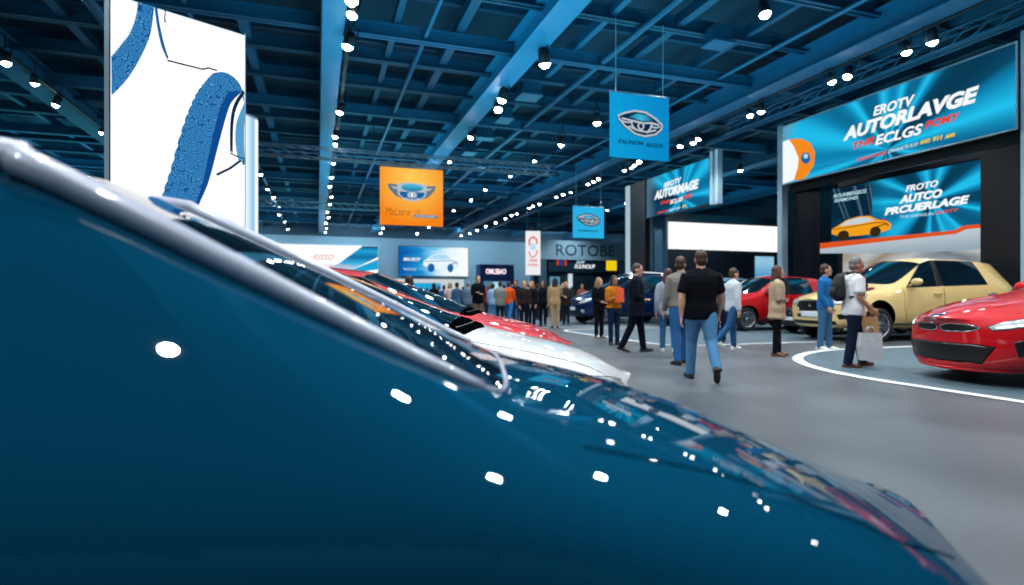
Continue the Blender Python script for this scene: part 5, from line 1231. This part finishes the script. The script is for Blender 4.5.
def fr_mpv(c):
    c.patch('grille', [(-.50,.76),(.50,.76),(.52,.70),(.0,.66),(-.52,.70)], M_BLACK, rim=(M_CHROME,.010)); badge(c, 0, .73, .06)
    c.patch('lower_intake', [(-.52,.48),(.52,.48),(.58,.34),(-.58,.34)], M_BLACK); c.patch('licence_plate', [(-.27,.60),(.27,.60),(.27,.48),(-.27,.48)], M_PLATE, off=.02, dense=2)
    for sd in (1, -1):
        c.patch('headlight', [(.46*sd,.76),(.60*sd,.84),(.78*sd,.94),(.84*sd,.86),(.72*sd,.74),(.52*sd,.70)], M_LAMP, rim=(M_CHROME,.006))
        c.patch('fog_light', [(.58*sd,.50),(.70*sd,.52),(.72*sd,.40),(.62*sd,.40)], M_LAMP)
    tails(c, 1.05); sill(c, 1.2, 3.1, .34)
def fr_coupe(c):
    for sd in (1, -1):
        c.patch('grille', [(.025*sd,.57),(.12*sd,.592),(.36*sd,.588),(.45*sd,.56),(.36*sd,.525),(.12*sd,.512),(.03*sd,.53)], M_BLACK, rim=(M_CHROME,.007))
        c.patch('headlight', [(.50*sd,.575),(.62*sd,.63),(.80*sd,.69),(.85*sd,.66),(.80*sd,.60),(.66*sd,.555),(.55*sd,.54)], M_LAMP, rim=(M_BLACK,.007))
        h = c.patch('running_light', [(.52*sd,.562),(.66*sd,.582),(.80*sd,.628),(.80*sd,.615),(.66*sd,.566),(.54*sd,.548)], M_LED, off=.014, rings=2)
        c.patch('side_vent', [(.70*sd,.44),(.76*sd,.47),(.78*sd,.32),(.72*sd,.30)], M_BLACK)
        c.line('hood_crease', [(.40,.34*sd),(.9,.42*sd),(1.5,.52*sd)], c.paint, 'top', 1, r=.006)
        c.line('hood_seam', [(.40,.60*sd),(.9,.66*sd),(1.5,.72*sd)], M_MATTE, 'top', 1, r=.003)
    c.patch('lower_intake', [(-.42,.40),(.42,.40),(.58,.385),(.46,.22),(-.46,.22),(-.58,.385)], M_BLACK, rim=(M_MATTE,.006), off=.02)
    c.line('splitter', [(-.72,.17),(-.4,.15),(.4,.15),(.72,.17)], c.paint, 'front', 1, r=.020, dense=12)
    badge(c, 0, .665, .055); c.patch('badge', [(.025*math.cos(t*PI/6), .665+.02*math.sin(t*PI/6)) for t in range(12)], emit('badge_blue', '#3a66b0', .6), 'front', off=.018, rings=2, dense=1)
    tails(c, .90)
HX_ = (-1, 0)
yellow = show_car('hatchback', 'pale yellow hatchback in front of the stage', (11.75, 11.45), (-1, .02), hatch(.52), paint('yellow_paint', '#e6c887', .35, .0), fr_yellow, 1.24, 1.16, width=.98, axles=(.86,3.9), wr=.335, door=(1.50,2.50,3.86,.95))
coupe_ = show_car('coupe', 'bright red coupe nearest on the right with twin slim grilles', (7.72, 5.5), (-.965, .26), coupe(), paint('coupe_red', '#b80411', .45, 0), fr_coupe, 1.22, 1.06, width=.95, axles=(.98,3.55), wr=.34, door=(1.78,2.75,None,.90), mirror=(1.95,.97,.88), bulge=.16)
redsuv = show_car('hatchback', 'red hatchback between the pale sweater man and the beige jacket woman', (12.0, 16.0), (-1, .0), suv(), paint('suv_red', '#b80a16', .45, 0), fr_suv, 1.06, 1.02, axles=(.87,3.5), wr=.36, door=(1.42,2.45,3.45,1.08), mirror=(1.60,1.16,.90))
navy = show_car('people_carrier', 'navy people carrier with a white front plate behind the man in the suit', (9.7, 21.4), (-1, -.02), mpv(), paint('navy_paint', '#0c2350', .3, .3), fr_mpv, 1.08, 1.06, axles=(.86,3.7), wr=.345, door=(1.26,2.45,3.55,1.06), mirror=(1.45,1.16,.90))
show_car('people_carrier', 'white people carrier whose roof shows behind the navy one', (11.4, 24.3), (-1, 0), mpv(), paint('van_white', '#dfe5e8', .35, .0), fr_mpv, 1.10, 1.18, axles=(.86,3.7), wr=.345, door=(1.26,2.45,3.55,1.06), mirror=(1.45,1.16,.90))
show_car('hatchback', 'blue hatchback with a pale windscreen behind the red hatchback', (12.3, 19.0), (-1, 0), hatch(), paint('sky_paint', '#2f7fb5', .32, .2), fr_yellow, 1.12, 1.1)
show_car('hatchback', 'navy hatchback standing just behind the nose of the yellow hatchback', (13.2, 13.6), (-1, 0), hatch(), paint('deep_navy_paint', '#0c1c34', .3, .3), fr_yellow, .98, 1.0)
show_car('hatchback', 'dark teal hatchback between the yellow hatchback and the red coupe', (13.7, 8.55), (-1, .0), hatch(), paint('dark_teal_paint', '#0d3a4a', .3, .3), fr_yellow, 1.0, 1.1)
# ================================================================ LIGHT
def spotlamp(x, y, z, e, ang=2.4, r=.12, col=(.93,.97,1)):
    l = bpy.data.lights.new('hall_and_fill_lamp', 'SPOT'); l.energy = e; l.spot_size = ang; l.spot_blend = .8; l.shadow_soft_size = r; l.color = col
    o = bpy.data.objects.new('hall_and_fill_lamp', l); COL.objects.link(o); o.location = (x, y, z); return o
for x in (-8.4, -2.8, 2.5, 5.95, 9.75, 14.8, 20.5):
    for y in (4, 8.5, 14, 20, 27, 35, 44, 55):
        spotlamp(x, y, 7.3, 900)
for x in (-2.8, 2.5): spotlamp(x, .3, 7.3, 650)  # extra pair added to brighten the near car's pillar strips
def area(loc, rot, sx, sy, e, col):
    l = bpy.data.lights.new('added_fill', 'AREA'); l.shape = 'RECTANGLE'; l.size = sx; l.size_y = sy; l.energy = e; l.color = col
    o = bpy.data.objects.new('added_fill', l); COL.objects.link(o); o.location = loc; o.rotation_euler = rot; return o
for x, y in ((-13, 12), (-13, 38), (3, 13), (3, 33), (-3, 52), (10.5, 14), (10.5, 34), (24, 14), (24, 34)):      # added blue fill aimed up at the roof steel, from no real fixture
    area((x, y, 5.0), (PI, 0, 0), 5, 14, 470, (.10,.72,.95))
w = bpy.data.worlds.new('world'); sc.world = w; w.use_nodes = True
bg = w.node_tree.nodes['Background']; nt = w.node_tree
tc = nt.nodes.new('ShaderNodeTexCoord'); sx = nt.nodes.new('ShaderNodeSeparateXYZ'); rp = nt.nodes.new('ShaderNodeValToRGB')
nt.links.new(tc.outputs['Generated'], sx.inputs[0]); nt.links.new(sx.outputs['Z'], rp.inputs[0]); nt.links.new(rp.outputs[0], bg.inputs[0])
ramp(rp, [(0, (.002,.008,.014)), (.08, (.004,.05,.085)), (.45, (.012,.15,.25)), (1, (.02,.19,.31))])
bg.inputs[1].default_value = 1.1
for x in (-20, -8, 4, 16, 28): area((x, 60, 8.0), (math.radians(62), 0, 0), 6, 1.0, 620, (.75,.9,1))  # added fill strips that brighten the back wall
sc.view_settings.view_transform = 'Standard'; sc.view_settings.look = 'None'; sc.view_settings.exposure = 0
try:
    sc.cycles.sample_clamp_indirect = 3.0; sc.cycles.use_denoising = True; sc.cycles.max_bounces = 6
except Exception: pass
# ================================================================ CAMERA AND WORLD
cam = bpy.data.cameras.new('camera'); co = bpy.data.objects.new('camera', cam); COL.objects.link(co)
co.location = CAM; co.rotation_euler = (PI/2, 0, -TH)
cam.sensor_width = 36; cam.lens = F/1024*36; cam.shift_y = (HY-292.5)/1024
cam.clip_start = .02; cam.clip_end = 300
cam.dof.use_dof = True; cam.dof.focus_distance = 4.2; cam.dof.aperture_fstop = 1.4
sc.camera = co
